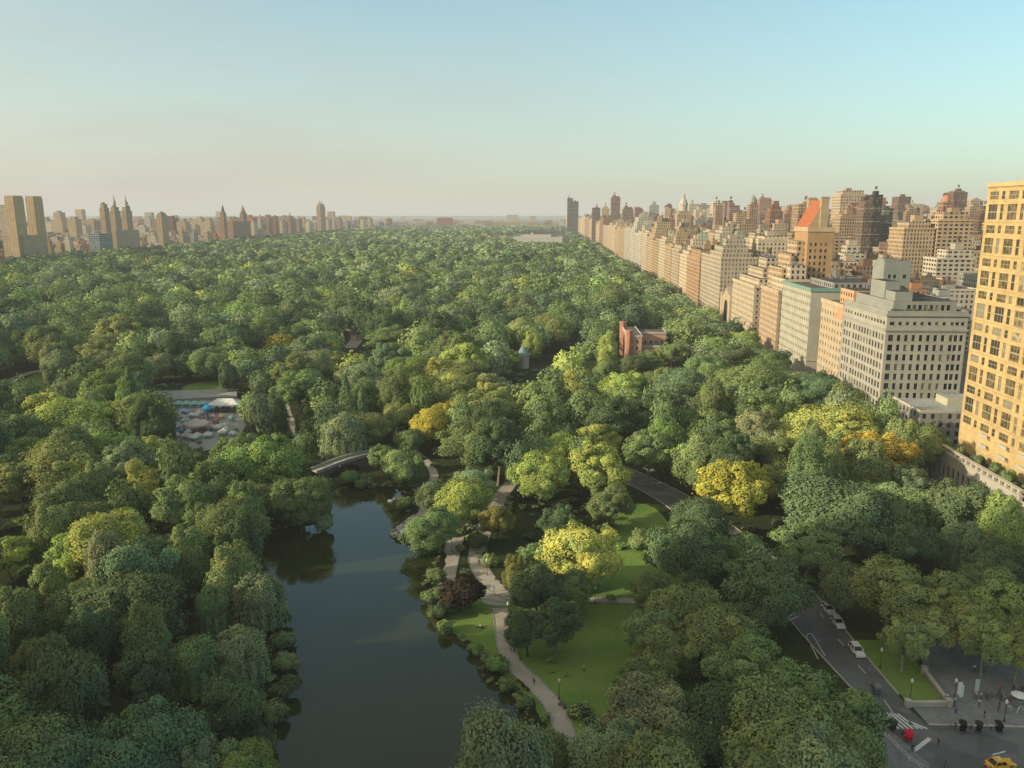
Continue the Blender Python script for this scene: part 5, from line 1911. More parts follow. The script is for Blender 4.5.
def build_city():
    lots = []
    boxes = [(o.location.x, o.location.y, o.dimensions.x, o.dimensions.y) for o in SC.objects if o.get('category') in ('tower', 'building') and o.type == 'MESH']
    boxes += [(167, 500, 40, 60), (147, 300, 36, 340)]
    for L in city_lots():
        x, y, w, d, h = L[:5]
        if any(x < bx + bw and x + w > bx and y < by + bd and y + d > by for bx, by, bw, bd in boxes): continue
        px, py, Z = proj(x + w / 2, y, h)
        if Z < 0 or px < -70 or px > 1100: continue
        lots.append((h * w / Z, L))
    lots.sort(key=lambda q: -q[0])
    near = [l for _, l in lots[:185]]
    far = [l for _, l in lots[185:]]
    groups = {}
    rr = random.Random(77)
    for i, (x, y, w, d, h, c, st) in enumerate(near):
        sb = []
        for _ in range(rr.choice([0, 1, 1, 2])):
            sb.append((w * rr.uniform(.08, .2), w * rr.uniform(.05, .2), d * rr.uniform(.05, .2), d * rr.uniform(.05, .2), rr.uniform(3, 8)))
        kf, wf = rr.uniform(.72, 1.08), rr.uniform(-.04, .04)
        col_ = (c[0] * kf * (1 + wf), c[1] * kf, c[2] * kf * (1 - wf))
        side = 'east' if x > 0 else 'west'
        o = simple_building('city_block', None, 'building', f'houses in the {side}-side streets', x, y, w, d, h, col_, st, 0, sb, seed=1000 + i)
        tall = 'tall' if h > 60 else ('low' if h < 32 else 'mid-height')
        ref = 'golden gridded tower' if side == 'east' and x > 330 else ('red-roofed tower' if side == 'east' else 'spired west-side block')
        rx, ry = {'golden gridded tower': (165, 250), 'red-roofed tower': (174, 535), 'spired west-side block': (-820, 1480)}[ref]
        groups.setdefault((tall, CNAME[c], side, ref), []).append((math.hypot(x - rx, y - ry), o))
    for (tall, cn, side, ref), L in groups.items():
        L.sort(key=lambda q: q[0])
        for k, (_, o) in enumerate(L):
            o['label'] = f'{tall} {cn} house in the {side}-side streets, {ORDW[k]} out from the {ref}'
    # far streets that read as one mass
    V, C, UV = [], [], []
    for (x, y, w, d, h, c, st) in far:
        kf, wf = rr.uniform(.7, 1.1), rr.uniform(-.05, .05)
        cc = (c[0] * kf * (1 + wf), c[1] * kf, c[2] * kf * (1 - wf))
        bx = [(x, x + w, y, y + d, 0, h)]
        if y < 3200 and rr.random() < .8:
            bx.append((x + w * rr.uniform(.1, .4), x + w * rr.uniform(.6, .9), y + d * .2, y + d * .8, h, h + rr.uniform(3, 9)))
        for (x0, x1, y0, y1, z0, z1) in bx:
            for q, uv in (([(x0, y1, z0), (x0, y0, z0), (x0, y0, z1), (x0, y1, z1)], [(0, z0), (y1 - y0, z0), (y1 - y0, z1), (0, z1)]),
                          ([(x0, y0, z0), (x1, y0, z0), (x1, y0, z1), (x0, y0, z1)], [(0, z0), (x1 - x0, z0), (x1 - x0, z1), (0, z1)]),
                          ([(x1, y0, z0), (x1, y1, z0), (x1, y1, z1), (x1, y0, z1)], [(0, z0), (y1 - y0, z0), (y1 - y0, z1), (0, z1)]),
                          ([(x0, y0, z1), (x1, y0, z1), (x1, y1, z1), (x0, y1, z1)], [(0, 0)] * 4)):
                V.append(q)
                C.append(cc if len(set(uv)) > 1 else (.17, .155, .135))
                UV += uv
    me = quads_mesh('far_city', np.array(V, dtype=np.float32), np.array(C, dtype=np.float32), M['fac_city'], 'col')
    uvl = me.uv_layers.new(name='UVMap')
    uvl.data.foreach_set('uv', np.array(UV, dtype=np.float32).ravel())
    tag(link('far_city', me), kind='stuff')


build_city()


# --- towers along the park's south edge, behind and beside the viewpoint; their long shadows fall on the near park
def south_edge():
    L = [(-118, -52, 40, 120, 'fac_a', BUFF), (-172, -50, 44, 165, 'fac_c', LIME), (-232, -48, 50, 130, 'fac_a', CREAM), (-290, -50, 46, 190, 'fac_c', TAN), (-348, -46, 48, 150, 'fac_a', BUFF),
         (-406, -48, 50, 205, 'fac_a', LIME), (-462, -46, 46, 170, 'fac_c', BRICK)]
    nm = ['nearest', 'second', 'third', 'fourth', 'fifth', 'sixth', 'seventh', 'eighth']
    for i, (x, y, w, h, st, c) in enumerate(L):
        simple_building('south_edge_tower', f'{CNAME[c]} tower on the park\'s south edge beside the viewpoint, {nm[i]} in the row', 'tower', 'towers along the south edge of the park', x, y, w, 44, h * 1.3, c, st, 0, ((4, 4, 4, 4, 9), (5, 5, 5, 5, 7)), seed=700 + i)


south_edge()


# ------------------------------------------------------------------ things in the park
def footbridge():
    A, B = Vector((*gnd(318, 480), 0)), Vector((*gnd(404, 459), 0))
    L = (B - A).length
    o = empty('stone_footbridge', A, math.atan2(B.y - A.y, B.x - A.x))
    tag(o, 'grey stone arched footbridge over the narrow arm of the pond', 'bridge')
    w = 5.0
    n = 28
    top = lambda u: 2.3 + 1.9 * math.sin(math.pi * min(1, max(0, u / L)))
    c0, sp, hh = L * .30, 6.2, 3.0
    under = lambda u: hh * math.sqrt(max(0, 1 - ((u - c0) / sp) ** 2)) if abs(u - c0) < sp else 0.0
    us = sorted({L * k / n for k in range(n + 1)} | {c0 - sp, c0 + sp} | {c0 + sp * math.sin(math.pi * (k / 10 - .5)) for k in range(11)})
    b = MB()
    for u0, u1 in zip(us[:-1], us[1:]):
        b.poly([(u0, 0, under(u0)), (u1, 0, under(u1)), (u1, 0, top(u1)), (u0, 0, top(u0))])
        b.poly([(u1, w, under(u1)), (u0, w, under(u0)), (u0, w, top(u0)), (u1, w, top(u1))])
        if abs((u0 + u1) / 2 - c0) < sp:
            b.poly([(u0, 0, under(u0)), (u0, w, under(u0)), (u1, w, under(u1)), (u1, 0, under(u1))])
    b.build('arch_body', M['dark_stone'], o)
    d = MB()
    p, p2 = MB(), MB()
    for u0, u1 in zip(us[:-1], us[1:]):
        d.poly([(u0, .5, top(u0)), (u1, .5, top(u1)), (u1, w - .5, top(u1)), (u0, w - .5, top(u0))])
        for pp, y0, y1 in ((p, -.12, .5), (p2, w - .5, w + .12)):
            q0, q1 = top(u0) + 1.0, top(u1) + 1.0
            pp.poly([(u0, y0, q0), (u1, y0, q1), (u1, y1, q1), (u0, y1, q0)])
            pp.poly([(u0, y0, top(u0) - .1), (u1, y0, top(u1) - .1), (u1, y0, q1), (u0, y0, q0)])
            pp.poly([(u1, y1, top(u1) - .1), (u0, y1, top(u0) - .1), (u0, y1, q0), (u1, y1, q1)])
    d.build('deck', M['path'], o)
    p.build('parapet', M['grey_stone'], o)
    p2.build('parapet', M['grey_stone'], o)
    return o


footbridge()


def rocks():
    rg = random.Random(3)
    for i, (px, py, s, lab) in enumerate(((398, 499, 1.5, 'grey boulder at the water beside the lime bush'), (391, 502, .9, 'small grey boulder out in the shallow water'), (372, 487, 1.6, 'tan boulder on the bank east of the footbridge'), (362, 488, 1.1, 'low tan boulder nearest the footbridge arch'),
                                          (402, 530, .8, 'pale boulder on the shore landing'), (412, 521, .9, 'pale boulder at the upper end of the shore landing'), (283, 655, 1.0, 'grey boulder under the trees on the west bank'))):
        x, y = gnd(px, py)
        bm = bmesh.new()
        bmesh.ops.create_icosphere(bm, subdivisions=2, radius=1)
        for v in bm.verts:
            v.co *= 1 + .22 * math.sin(v.co.x * 5 + i) * math.cos(v.co.y * 4 + 2 * i) + rg.uniform(-.08, .08)
            v.co.z *= .6
        me = bpy.data.meshes.new('boulder')
        bm.to_mesh(me)
        bm.free()
        me.materials.append(M['grey_stone'])
        o = link('boulder', me, None, (x, y, .25), rg.uniform(0, 6))
        o.scale = (s * 1.3, s, s)
        tag(o, lab, 'rock', 'boulders on the pond shore')


rocks()


def brick_hall():
    """the red brick building among the trees"""
    Y = 478.0
    xa, ha = on_y(629, 333, Y)
    xb, _ = on_y(642, 333, Y)
    xc, hc = on_y(668, 351, Y)
    o = empty('brick_hall', (xa, Y, 0))
    tag(o, 'red brick hall with pale trim half hidden among the park trees', 'building')
    w1, w2 = xb - xa, xc - xa
    H1, H2 = 18.5, 12.8

    def wing(x0, x1, y0, y1, h, nm):
        b = MB()
        rows = [(z, z + 1.9) for z in (2.0, 6.0, 10.0, 14.0) if z + 1.9 < h - 1.4]
        p = facade(b, (x0, y1), (x0, y0), 0, h, LIST_COLS(y1 - y0, 3.4, 1.3, 1.4), rows, .25)
        p += facade(b, (x0, y0), (x1, y0), 0, h, LIST_COLS(x1 - x0, 3.4, 1.3, 1.2), rows, .25)
        b.wall((x1, y0), (x1, y1), 0, h)
        b.wall((x1, y1), (x0, y1), 0, h)
        b.poly([(x0, y0, h), (x1, y0, h), (x1, y1, h), (x0, y1, h)], 1)
        t = b.build('wing_wall', [M['wall'], M['roof']], o, color=(0.56, 0.33, 0.235))
        c = MB()
        for (ka, kb, la, lb_) in ((x0 - .4, x1 + .4, y0 - .4, y0 - .003), (x0 - .4, x0 - .003, y0, y1), (x1 + .003, x1 + .4, y0, y1)):
            c.box(ka, kb, la, lb_, h - .9, h + .6, 0, bottom=True)
        c.build('cornice', M['stone'], o)
        return p
    ps = wing(0, w1, 0, 40, H1, 'a') + wing(w1 + .01, w2 + 2, 24, 40, H1 - 1.5, 'b') + wing(w1 + .01, w2, 3, 14, H2 - 1, 'c')
    add_windows(o, ps, 'sash', 90)
    for k, yy in enumerate((-1.2, 38.2)):
        t = MB()
        t.lathe((.2, yy + 1.5), [(2.1, 0), (2.1, H1 + 2.2), (2.4, H1 + 2.3), (2.4, H1 + 3.4)], 8)
        t.build('corner_turret', M['brick'], o)


brick_hall()


def zoo_houses():
    x, _ = on_y(523, 362, 470)
    o = empty('round_pavilion', (x, 470, 0))
    tag(o, 'small pale pavilion with a blue conical roof deep among the park trees', 'pavilion')
    b = MB()
    b.lathe((0, 0), [(3.6, 0), (3.6, 8.0)], 12)
    b.build('pavilion_wall', M['stone'], o)
    c = MB()
    c.lathe((0, 0), [(4.3, 7.9), (2.2, 11.0), (.1, 14.0)], 12)
    c.build('cone_roof', plain('blue_roof', (0.20, 0.29, 0.32), .6, .3), o)
    for px, py, Y, w, lab in ((572, 345, 545, 12, 'low grey-roofed house in the woods west of the red brick hall'), (556, 339, 570, 8, 'small pale gabled house behind the low grey-roofed house'), (498, 360, 482, 7, 'little white gabled house just west of the blue conical roof')):
        x, h = on_y(px, py, Y)
        o = empty('gabled_house', (x, Y, 0))
        tag(o, lab, 'house')
        h = max(9, min(15, h))
        b = MB()
        d = 9
        b.box(-w / 2, w / 2, 0, d, 0, h - 3, 0)
        b.build('house_wall', M['fac_a'], o, color=(.5, .48, .44))
        r = MB()
        r.poly([(-w / 2 - .5, -.5, h - 3.2), (w / 2 + .5, -.5, h - 3.2), (w / 2 - 1.5, d / 2, h), (-w / 2 + 1.5, d / 2, h)])
        r.poly([(w / 2 + .5, d + .5, h - 3.2), (-w / 2 - .5, d + .5, h - 3.2), (-w / 2 + 1.5, d / 2, h), (w / 2 - 1.5, d / 2, h)])
        r.poly([(-w / 2 - .5, d + .5, h - 3.2), (-w / 2 - .5, -.5, h - 3.2), (-w / 2 + 1.5, d / 2, h)])
        r.poly([(w / 2 + .5, -.5, h - 3.2), (w / 2 + .5, d + .5, h - 3.2), (w / 2 - 1.5, d / 2, h)])
        r.build('hip_roof', M['metal'], o)
    # the long museum at the park's avenue edge
    xa, h = on_y(513, 233.5, 2150)
    xb, _ = on_y(570, 233.5, 2150)
    o = simple_building('museum', 'long low pale museum among the trees at the far avenue side', 'museum', None, xa, 2150, xb - xa - 20, 70, 30, (.62, .58, .50), 'fac_far', 0, ((20, 30, 5, 5, 7),), seed=90)


zoo_houses()


# --- the amusement ground on the left
def awning(name, label, x, y, w, d, h, rz, col_, group=None, posts=True):
    o = empty(name, (x, y, 0.05), rz)
    tag(o, label, 'tent', group)
    b = MB()
    e = .3
    z0, z1 = h * .62, h
    P = [(-w / 2 - e, -d / 2 - e, z0), (w / 2 + e, -d / 2 - e, z0), (w / 2 + e, d / 2 + e, z0), (-w / 2 - e, d / 2 + e, z0)]
    r0, r1 = (-w / 2 + d / 2 if w > d else 0, 0, z1), (w / 2 - d / 2 if w > d else 0, 0, z1)
    b.poly([P[0], P[1], r1, r0]); b.poly([P[2], P[3], r0, r1]); b.poly([P[1], P[2], r1]); b.poly([P[3], P[0], r0])
    for i in range(4):
        p, q = P[i], P[(i + 1) % 4]
        b.poly([(p[0], p[1], z0 - .5), (q[0], q[1], z0 - .5), q, p])
    b.build('canopy', M['cloth'], o, color=col_)
    for sx in (-1, 1):
        for sy in (-1, 1):
            q = MB()
            q.tube([(sx * w / 2, sy * d / 2, 0), (sx * w / 2, sy * d / 2, z0 - .1)], .09, 5)
            q.build('pole', M['white'], o)
    c = MB()
    c.box(-w * .4, w * .4, -d * .32, d * .2, 0, 1.1, 0, top=0)
    c.build('counter', M['cloth'], o, color=tuple(.5 * q + .15 for q in col_))
    return o


def fairground():
    sheet('fairground_paving', G([(150, 402), (238, 397), (246, 426), (232, 446), (172, 456), (140, 440)]), 0.03, M['pale_plaza'])
    # raised terrace with its retaining wall
    T = G([(178, 402), (237, 399), (237, 392), (150, 394), (110, 400), (112, 406)])
    b = MB()
    T2 = T if sum(T[i][0] * T[(i + 1) % 6][1] - T[(i + 1) % 6][0] * T[i][1] for i in range(6)) > 0 else T[::-1]
    b.prism(T2, 0, 1.6, 0, top=1)
    o = b.build('terrace', [M['grey_stone'], M['pale_plaza']])
    tag(o, kind='structure')
    pav = awning('marquee', 'white marquee with open arched sides at the east end of the amusement ground', *gnd(226, 411), 14, 7, 6.0, .05, (.78, .77, .73))
    for k in range(5):
        b = MB()
        x = -5.6 + k * 2.8
        arc = [(x + 1.2 * math.cos(a), -3.55, 2.0 + 1.1 * math.sin(a)) for a in [math.pi * j / 8 for j in range(9)]]
        b.poly([(x - 1.2, -3.55, 0), (x + 1.2, -3.55, 0)] + arc)
        b.build('arched_side', M['pane_mid'], pav)  # dark panel fills the open arch so its inside is dark by colour
    words_ = ['first', 'second', 'third', 'fourth']
    for k, px in enumerate((179, 187, 195, 203)):
        awning('booth', f'teal-roofed booth along the terrace wall, {words_[k]} from the west', *gnd(px, 407.5), 3.6, 2.8, 3.4, .05, (.30, .55, .52), 'teal booths of the amusement ground')
    # blue swing ride
    x, y = gnd(208, 419)
    o = empty('swing_ride', (x, y, .05))
    tag(o, 'bright blue swing ride with a round canopy in the amusement ground', 'ride')
    b = MB(); b.lathe((0, 0), [(1.2, 0), (.5, 1.0), (.4, 4.9)], 10); b.build('mast', M['paint'], o, color=(.05, .25, .55))
    b = MB(); b.lathe((0, 0), [(2.5, 4.6), (2.7, 5.0), (1.4, 5.9), (.1, 6.6)], 16); b.build('canopy', M['cloth'], o, color=(.04, .33, .62))
    for k in range(8):
        a = k * math.pi / 4
        q = MB()
        q.tube([(2.3 * math.cos(a), 2.3 * math.sin(a), 4.7), (3.5 * math.cos(a), 3.5 * math.sin(a), 2.2)], .04, 4)
        q.box(3.5 * math.cos(a) - .25, 3.5 * math.cos(a) + .25, 3.5 * math.sin(a) - .25, 3.5 * math.sin(a) + .25, 1.6, 2.2, 0)
        q.build('swing_seat', M['paint'], o, color=(.6, .12, .1))
    # carousel
    x, y = gnd(197, 432)
    o = empty('carousel', (x, y, .05))
    tag(o, 'carousel with a pale pink cone roof in the middle of the amusement ground', 'ride')
    b = MB(); b.lathe((0, 0), [(4.6, 0), (4.6, .5)], 18); b.build('platform', M['cloth'], o, color=(.5, .2, .16))
    b = MB(); b.lathe((0, 0), [(4.9, 3.0), (4.9, 3.7), (.1, 6.0)], 18); b.build('canopy', M['cloth'], o, color=(.66, .54, .50))
    b = MB(); b.lathe((0, 0), [(.7, .5), (.7, 3.4)], 10); b.build('drum', M['cloth'], o, color=(.7, .6, .4))
    for k in range(8):
        a = k * math.pi / 4
        q = MB(); q.tube([(4 * math.cos(a), 4 * math.sin(a), .5), (4 * math.cos(a), 4 * math.sin(a), 3.2)], .06, 4); q.build('pole', M['metal'], o)
    cols = [((.70, .70, .66), 'white'), ((.58, .24, .2), 'red'), ((.70, .60, .32), 'yellow'), ((.36, .55, .54), 'teal'), ((.62, .46, .43), 'pink'), ((.32, .45, .62), 'blue')]
    spots = [(176, 417, 0), (184, 414, 3), (192, 418, 0), (186, 424, 3), (176, 427, 0), (182, 433, 5), (176, 438, 0), (190, 440, 4), (216, 423, 1), (222, 419, 2), (212, 430, 4), (204, 425, 0), (218, 431, 0), (200, 414, 4), (232, 421, 3), (225, 428, 0), (208, 437, 1), (168, 432, 0)]
    ra = random.Random(4)
    spots += [(ra.uniform(172, 236), ra.uniform(411, 441), ra.choice([0, 0, 0, 5, 3, 4])) for _ in range(26)]
    cnt = {}
    tot = {}
    for _, _, c in spots: tot[c] = tot.get(c, 0) + 1
    for px, py, c in spots:
        cnt[c] = cnt.get(c, 0) + 1
        lab = f'{cols[c][1]} peaked stall tent in the amusement ground, ' + (f'{ORDW[cnt[c] - 1]} of its colour from the booths' if tot[c] > 1 else 'the only one of its colour')
        awning('stall_tent', lab, *gnd(px, py), random.uniform(1.8, 2.8), random.uniform(1.8, 2.4), random.uniform(2.4, 3.0), random.uniform(-.5, .5), cols[c][0], 'small stall tents of the amusement ground')


fairground()


# --- people
def person_mesh(pose, seed):
    """one continuous skinned body; returns a mesh with skin, top, trousers, hair and shoe materials"""
    rg = random.Random(seed)
    if pose == 'walk':
        st, arm = .17, .12
        J = {'pel': (0, 0, .94), 'waist': (0, 0, 1.08), 'chest': (0, .015, 1.30), 'neck': (0, .01, 1.47), 'chin': (0, .035, 1.55), 'head': (0, .02, 1.66), 'crown': (0, .0, 1.74),
             'hl': (-.10, 0, .90), 'kl': (-.10, st * .75, .50), 'al': (-.10, st * .6, .09), 'tl': (-.11, st * .6 + .17, .035),
             'hr': (.10, 0, .90), 'kr': (.10, -st * .15, .49), 'ar': (.10, -st * 1.4, .12), 'tr': (.11, -st * 1.4 + .15, .035),
             'sl': (-.19, 0, 1.40), 'el': (-.25, -arm, 1.13), 'wl': (-.25, -arm * .6, .88), 'fl': (-.24, -arm * .4, .78),
             'sr': (.19, 0, 1.40), 'er': (.25, arm * .7, 1.13), 'wr': (.24, arm * 1.9, .90), 'fr': (.23, arm * 2.4, .81)}
    elif pose == 'stand':
        J = {'pel': (0, 0, .94), 'waist': (0, 0, 1.08), 'chest': (0, .01, 1.30), 'neck': (0, .01, 1.47), 'chin': (0, .035, 1.55), 'head': (0, .02, 1.66), 'crown': (0, 0, 1.74),
             'hl': (-.10, 0, .90), 'kl': (-.11, .03, .50), 'al': (-.12, 0, .09), 'tl': (-.14, .17, .035), 'hr': (.10, 0, .90), 'kr': (.11, .03, .50), 'ar': (.12, -.01, .09), 'tr': (.15, .15, .035),
             'sl': (-.19, 0, 1.40), 'el': (-.26, -.03, 1.12), 'wl': (-.24, .09, .90), 'fl': (-.22, .13, .81), 'sr': (.19, 0, 1.40), 'er': (.27, -.04, 1.13), 'wr': (.22, .12, .95), 'fr': (.18, .17, .88)}
    elif pose == 'ride':
        J = {'pel': (0, -.12, .92), 'waist': (0, -.08, 1.05), 'chest': (0, .05, 1.26), 'neck': (0, .13, 1.41), 'chin': (0, .18, 1.48), 'head': (0, .18, 1.59), 'crown': (0, .17, 1.67),
             'hl': (-.10, -.08, .88), 'kl': (-.12, .28, .74), 'al': (-.12, .14, .34), 'tl': (-.12, .29, .28), 'hr': (.10, -.08, .88), 'kr': (.12, .22, .56), 'ar': (.12, .0, .19), 'tr': (.12, .15, .13),
             'sl': (-.19, .08, 1.36), 'el': (-.26, .24, 1.15), 'wl': (-.22, .46, 1.08), 'fl': (-.21, .54, 1.06), 'sr': (.19, .08, 1.36), 'er': (.26, .24, 1.15), 'wr': (.22, .46, 1.08), 'fr': (.21, .54, 1.06)}
    else:   # sit on the ground
        J = {'pel': (0, 0, .12), 'waist': (0, -.05, .25), 'chest': (0, -.08, .47), 'neck': (0, -.06, .64), 'chin': (0, -.02, .72), 'head': (0, -.03, .83), 'crown': (0, -.05, .91),
             'hl': (-.10, .02, .12), 'kl': (-.16, .36, .42), 'al': (-.13, .58, .08), 'tl': (-.14, .74, .035), 'hr': (.10, .02, .12), 'kr': (.22, .42, .12), 'ar': (.02, .66, .07), 'tr': (0, .80, .05),
             'sl': (-.19, -.06, .57), 'el': (-.27, .08, .36), 'wl': (-.18, .28, .38), 'fl': (-.15, .36, .40), 'sr': (.19, -.06, .57), 'er': (.27, -.12, .33), 'wr': (.27, -.22, .10), 'fr': (.27, -.25, .04)}
    RAD = {'pel': .135, 'waist': .125, 'chest': .15, 'neck': .058, 'chin': .07, 'head': .098, 'crown': .06, 'hl': .09, 'kl': .058, 'al': .042, 'tl': .035, 'hr': .09, 'kr': .058, 'ar': .042, 'tr': .035,
           'sl': .058, 'el': .042, 'wl': .032, 'fl': .026, 'sr': .058, 'er': .042, 'wr': .032, 'fr': .026}
    E_ = [('pel', 'waist'), ('waist', 'chest'), ('chest', 'neck'), ('neck', 'chin'), ('chin', 'head'), ('head', 'crown'), ('pel', 'hl'), ('hl', 'kl'), ('kl', 'al'), ('al', 'tl'), ('pel', 'hr'), ('hr', 'kr'), ('kr', 'ar'), ('ar', 'tr'),
          ('chest', 'sl'), ('sl', 'el'), ('el', 'wl'), ('wl', 'fl'), ('chest', 'sr'), ('sr', 'er'), ('er', 'wr'), ('wr', 'fr')]
    K = list(J)
    me = bpy.data.meshes.new('person_rig')
    me.from_pydata([J[k] for k in K], [(K.index(a), K.index(b)) for a, b in E_], [])
    ob = bpy.data.objects.new('person_rig', me)
    COL.objects.link(ob)
    sk = ob.modifiers.new('skin', 'SKIN')
    for k, v in zip(K, me.skin_vertices[0].data):
        v.radius = (RAD[k], RAD[k] * (.72 if k in ('pel', 'waist', 'chest') else 1))
        v.use_root = k == 'pel'
    sb = ob.modifiers.new('sub', 'SUBSURF')
    sb.levels = sb.render_levels = 1
    dg = bpy.context.evaluated_depsgraph_get()
    out = bpy.data.meshes.new_from_object(ob.evaluated_get(dg))
    bpy.data.objects.remove(ob)
    out.name = 'person'
    out.materials.clear()
    for m in (M['skin'], M['cloth'], M['trousers'], M['hair'], M['black']): out.materials.append(m)
    hz = J['head'][2]
    nk = J['neck'][2]
    hp = Vector(J['head'])
    for p in out.polygons:
        c = p.center
        d = {k: (Vector(J[k]) - c).length for k in K}
        k = min(d, key=d.get)
        if k in ('head', 'crown', 'chin'):
            p.material_index = 3 if (c.z > hz + .02 and c.y < hp.y + .06) or (c.y < hp.y - .035 and c.z > hz - .09) else 0
        elif k in ('neck', 'fl', 'fr', 'wl', 'wr'): p.material_index = 0
        elif k in ('tl', 'tr'): p.material_index = 4
        elif k in ('pel', 'hl', 'hr', 'kl', 'kr', 'al', 'ar'): p.material_index = 2
        else: p.material_index = 1
        p.use_smooth = True
    return out


M['trousers'] = plain('trousers', (0.045, 0.05, 0.065), .9, .1)
PM = {p: person_mesh(p, i) for i, p in enumerate(('walk', 'stand', 'sit', 'ride'))}


def person(pose, label, xy, rz, top, z=0.06, group=None):
    o = link('person', PM[pose], None, (xy[0], xy[1], z), rz, color=top)
    return tag(o, label, 'person', group)


WHT, BLK, BLU, RED_, GRY, NVY, YLW, PNK = (.72, .72, .70), (.03, .03, .033), (.10, .20, .42), (.55, .07, .06), (.28, .28, .28), (.03, .045, .11), (.6, .45, .1), (.6, .25, .3)
for pose, lab, px, py, rz, top in [
    ('walk', 'person in black walking alone down the curved lakeside path', 534, 686, 2.6, BLK), ('walk', 'person in white walking up the curved path, west one of a pair', 511, 652, .3, WHT), ('walk', 'person in grey walking up the curved path, east one of a pair', 514, 653, .3, GRY),
    ('sit', 'person in white sitting on the small lawn by the water', 480, 627, 2.0, WHT), ('sit', 'person in dark blue sitting beside the one in white on the small lawn', 482.5, 628.5, 1.0, NVY), ('stand', 'person in a white shirt standing on the shaded lawn under trees', 584, 672, 1.0, WHT),
    ('sit', 'person in grey sitting on the grass west of the white-shirted stander', 567, 676, 2.4, GRY), ('sit', 'person in red sitting on the grass by the big dark tree', 553, 673, 1.7, RED_), ('walk', 'person in black on the upper paved path', 479, 565, 3.0, BLK), ('walk', 'person in blue where the paved paths fork', 494, 592, 2.2, BLU),
    ('walk', 'person in white on the path behind the fork, farther off', 482, 545, 3.0, WHT), ('walk', 'person in white crossing the stone footbridge', 340, 470, 1.0, WHT), ('walk', 'person in white at the head of the shore path', 417, 488, 2.6, WHT), ('sit', 'person in black sitting on the pale shore landing', 399, 535, 1.2, BLK),
    ('stand', 'person in pink standing on the pale shore landing', 406, 529, 2.2, PNK), ('walk', 'person in black walking on the open plaza road', 938, 746, 2.0, BLK), ('stand', 'person in black standing tall near the kerb of the plaza', 984, 718, 1.5, BLK), ('stand', 'person in white stooping by the plaza kerb next to one in black', 979, 707, 2.4, WHT),
    ('walk', 'person in navy behind the bicycles on the plaza', 987, 701, .6, NVY), ('walk', 'person in white walking under the plane trees, nearer one', 974, 672, 3.2, WHT), ('walk', 'person in white walking under the plane trees, farther one', 977, 657, .2, WHT), ('walk', 'person in pale grey walking close beside the farther white one', 979, 659, .2, (.5, .5, .5)),
    ('stand', 'person in black at the lower edge of the plaza road', 945, 767, 1.1, BLK), ('stand', 'person in yellow next to the vendor cart', 1013, 699, 2.0, YLW), ('walk', 'person in red on the plaza beyond the bicycles', 1000, 690, 1.0, RED_)]:
    z = .06
    xy = gnd(px, py)
    if 'footbridge' in lab:
        z = 4.05
        xy = gnd(px, py - .5, 4.05)
    if 'landing' in lab: z = .58
    if pose == 'sit' or 'lawn' in lab: z = max(.025, z if z > .1 else .025)
    person(pose, lab, xy, rz, top, z)
rp = random.Random(9)
for k in range(16):
    px, py = rp.uniform(945, 1022), rp.uniform(690, 716)
    person(rp.choice(['walk', 'stand']), 'small figure among the people scattered over the plaza paving', gnd(px, py), rp.uniform(0, 6), rp.choice([WHT, BLK, GRY, NVY, BLU, WHT]), .06, 'people scattered over the plaza')
for k in range(34):
    px, py = random.uniform(172, 236), random.uniform(412, 440)
    person(random.choice(['walk', 'stand']), 'small figure in the crowd walking among the stalls of the amusement ground', gnd(px, py), random.uniform(0, 6), random.choice([WHT, BLK, BLU, RED_, GRY, YLW, PNK]), .05, 'visitors among the stalls of the amusement ground')


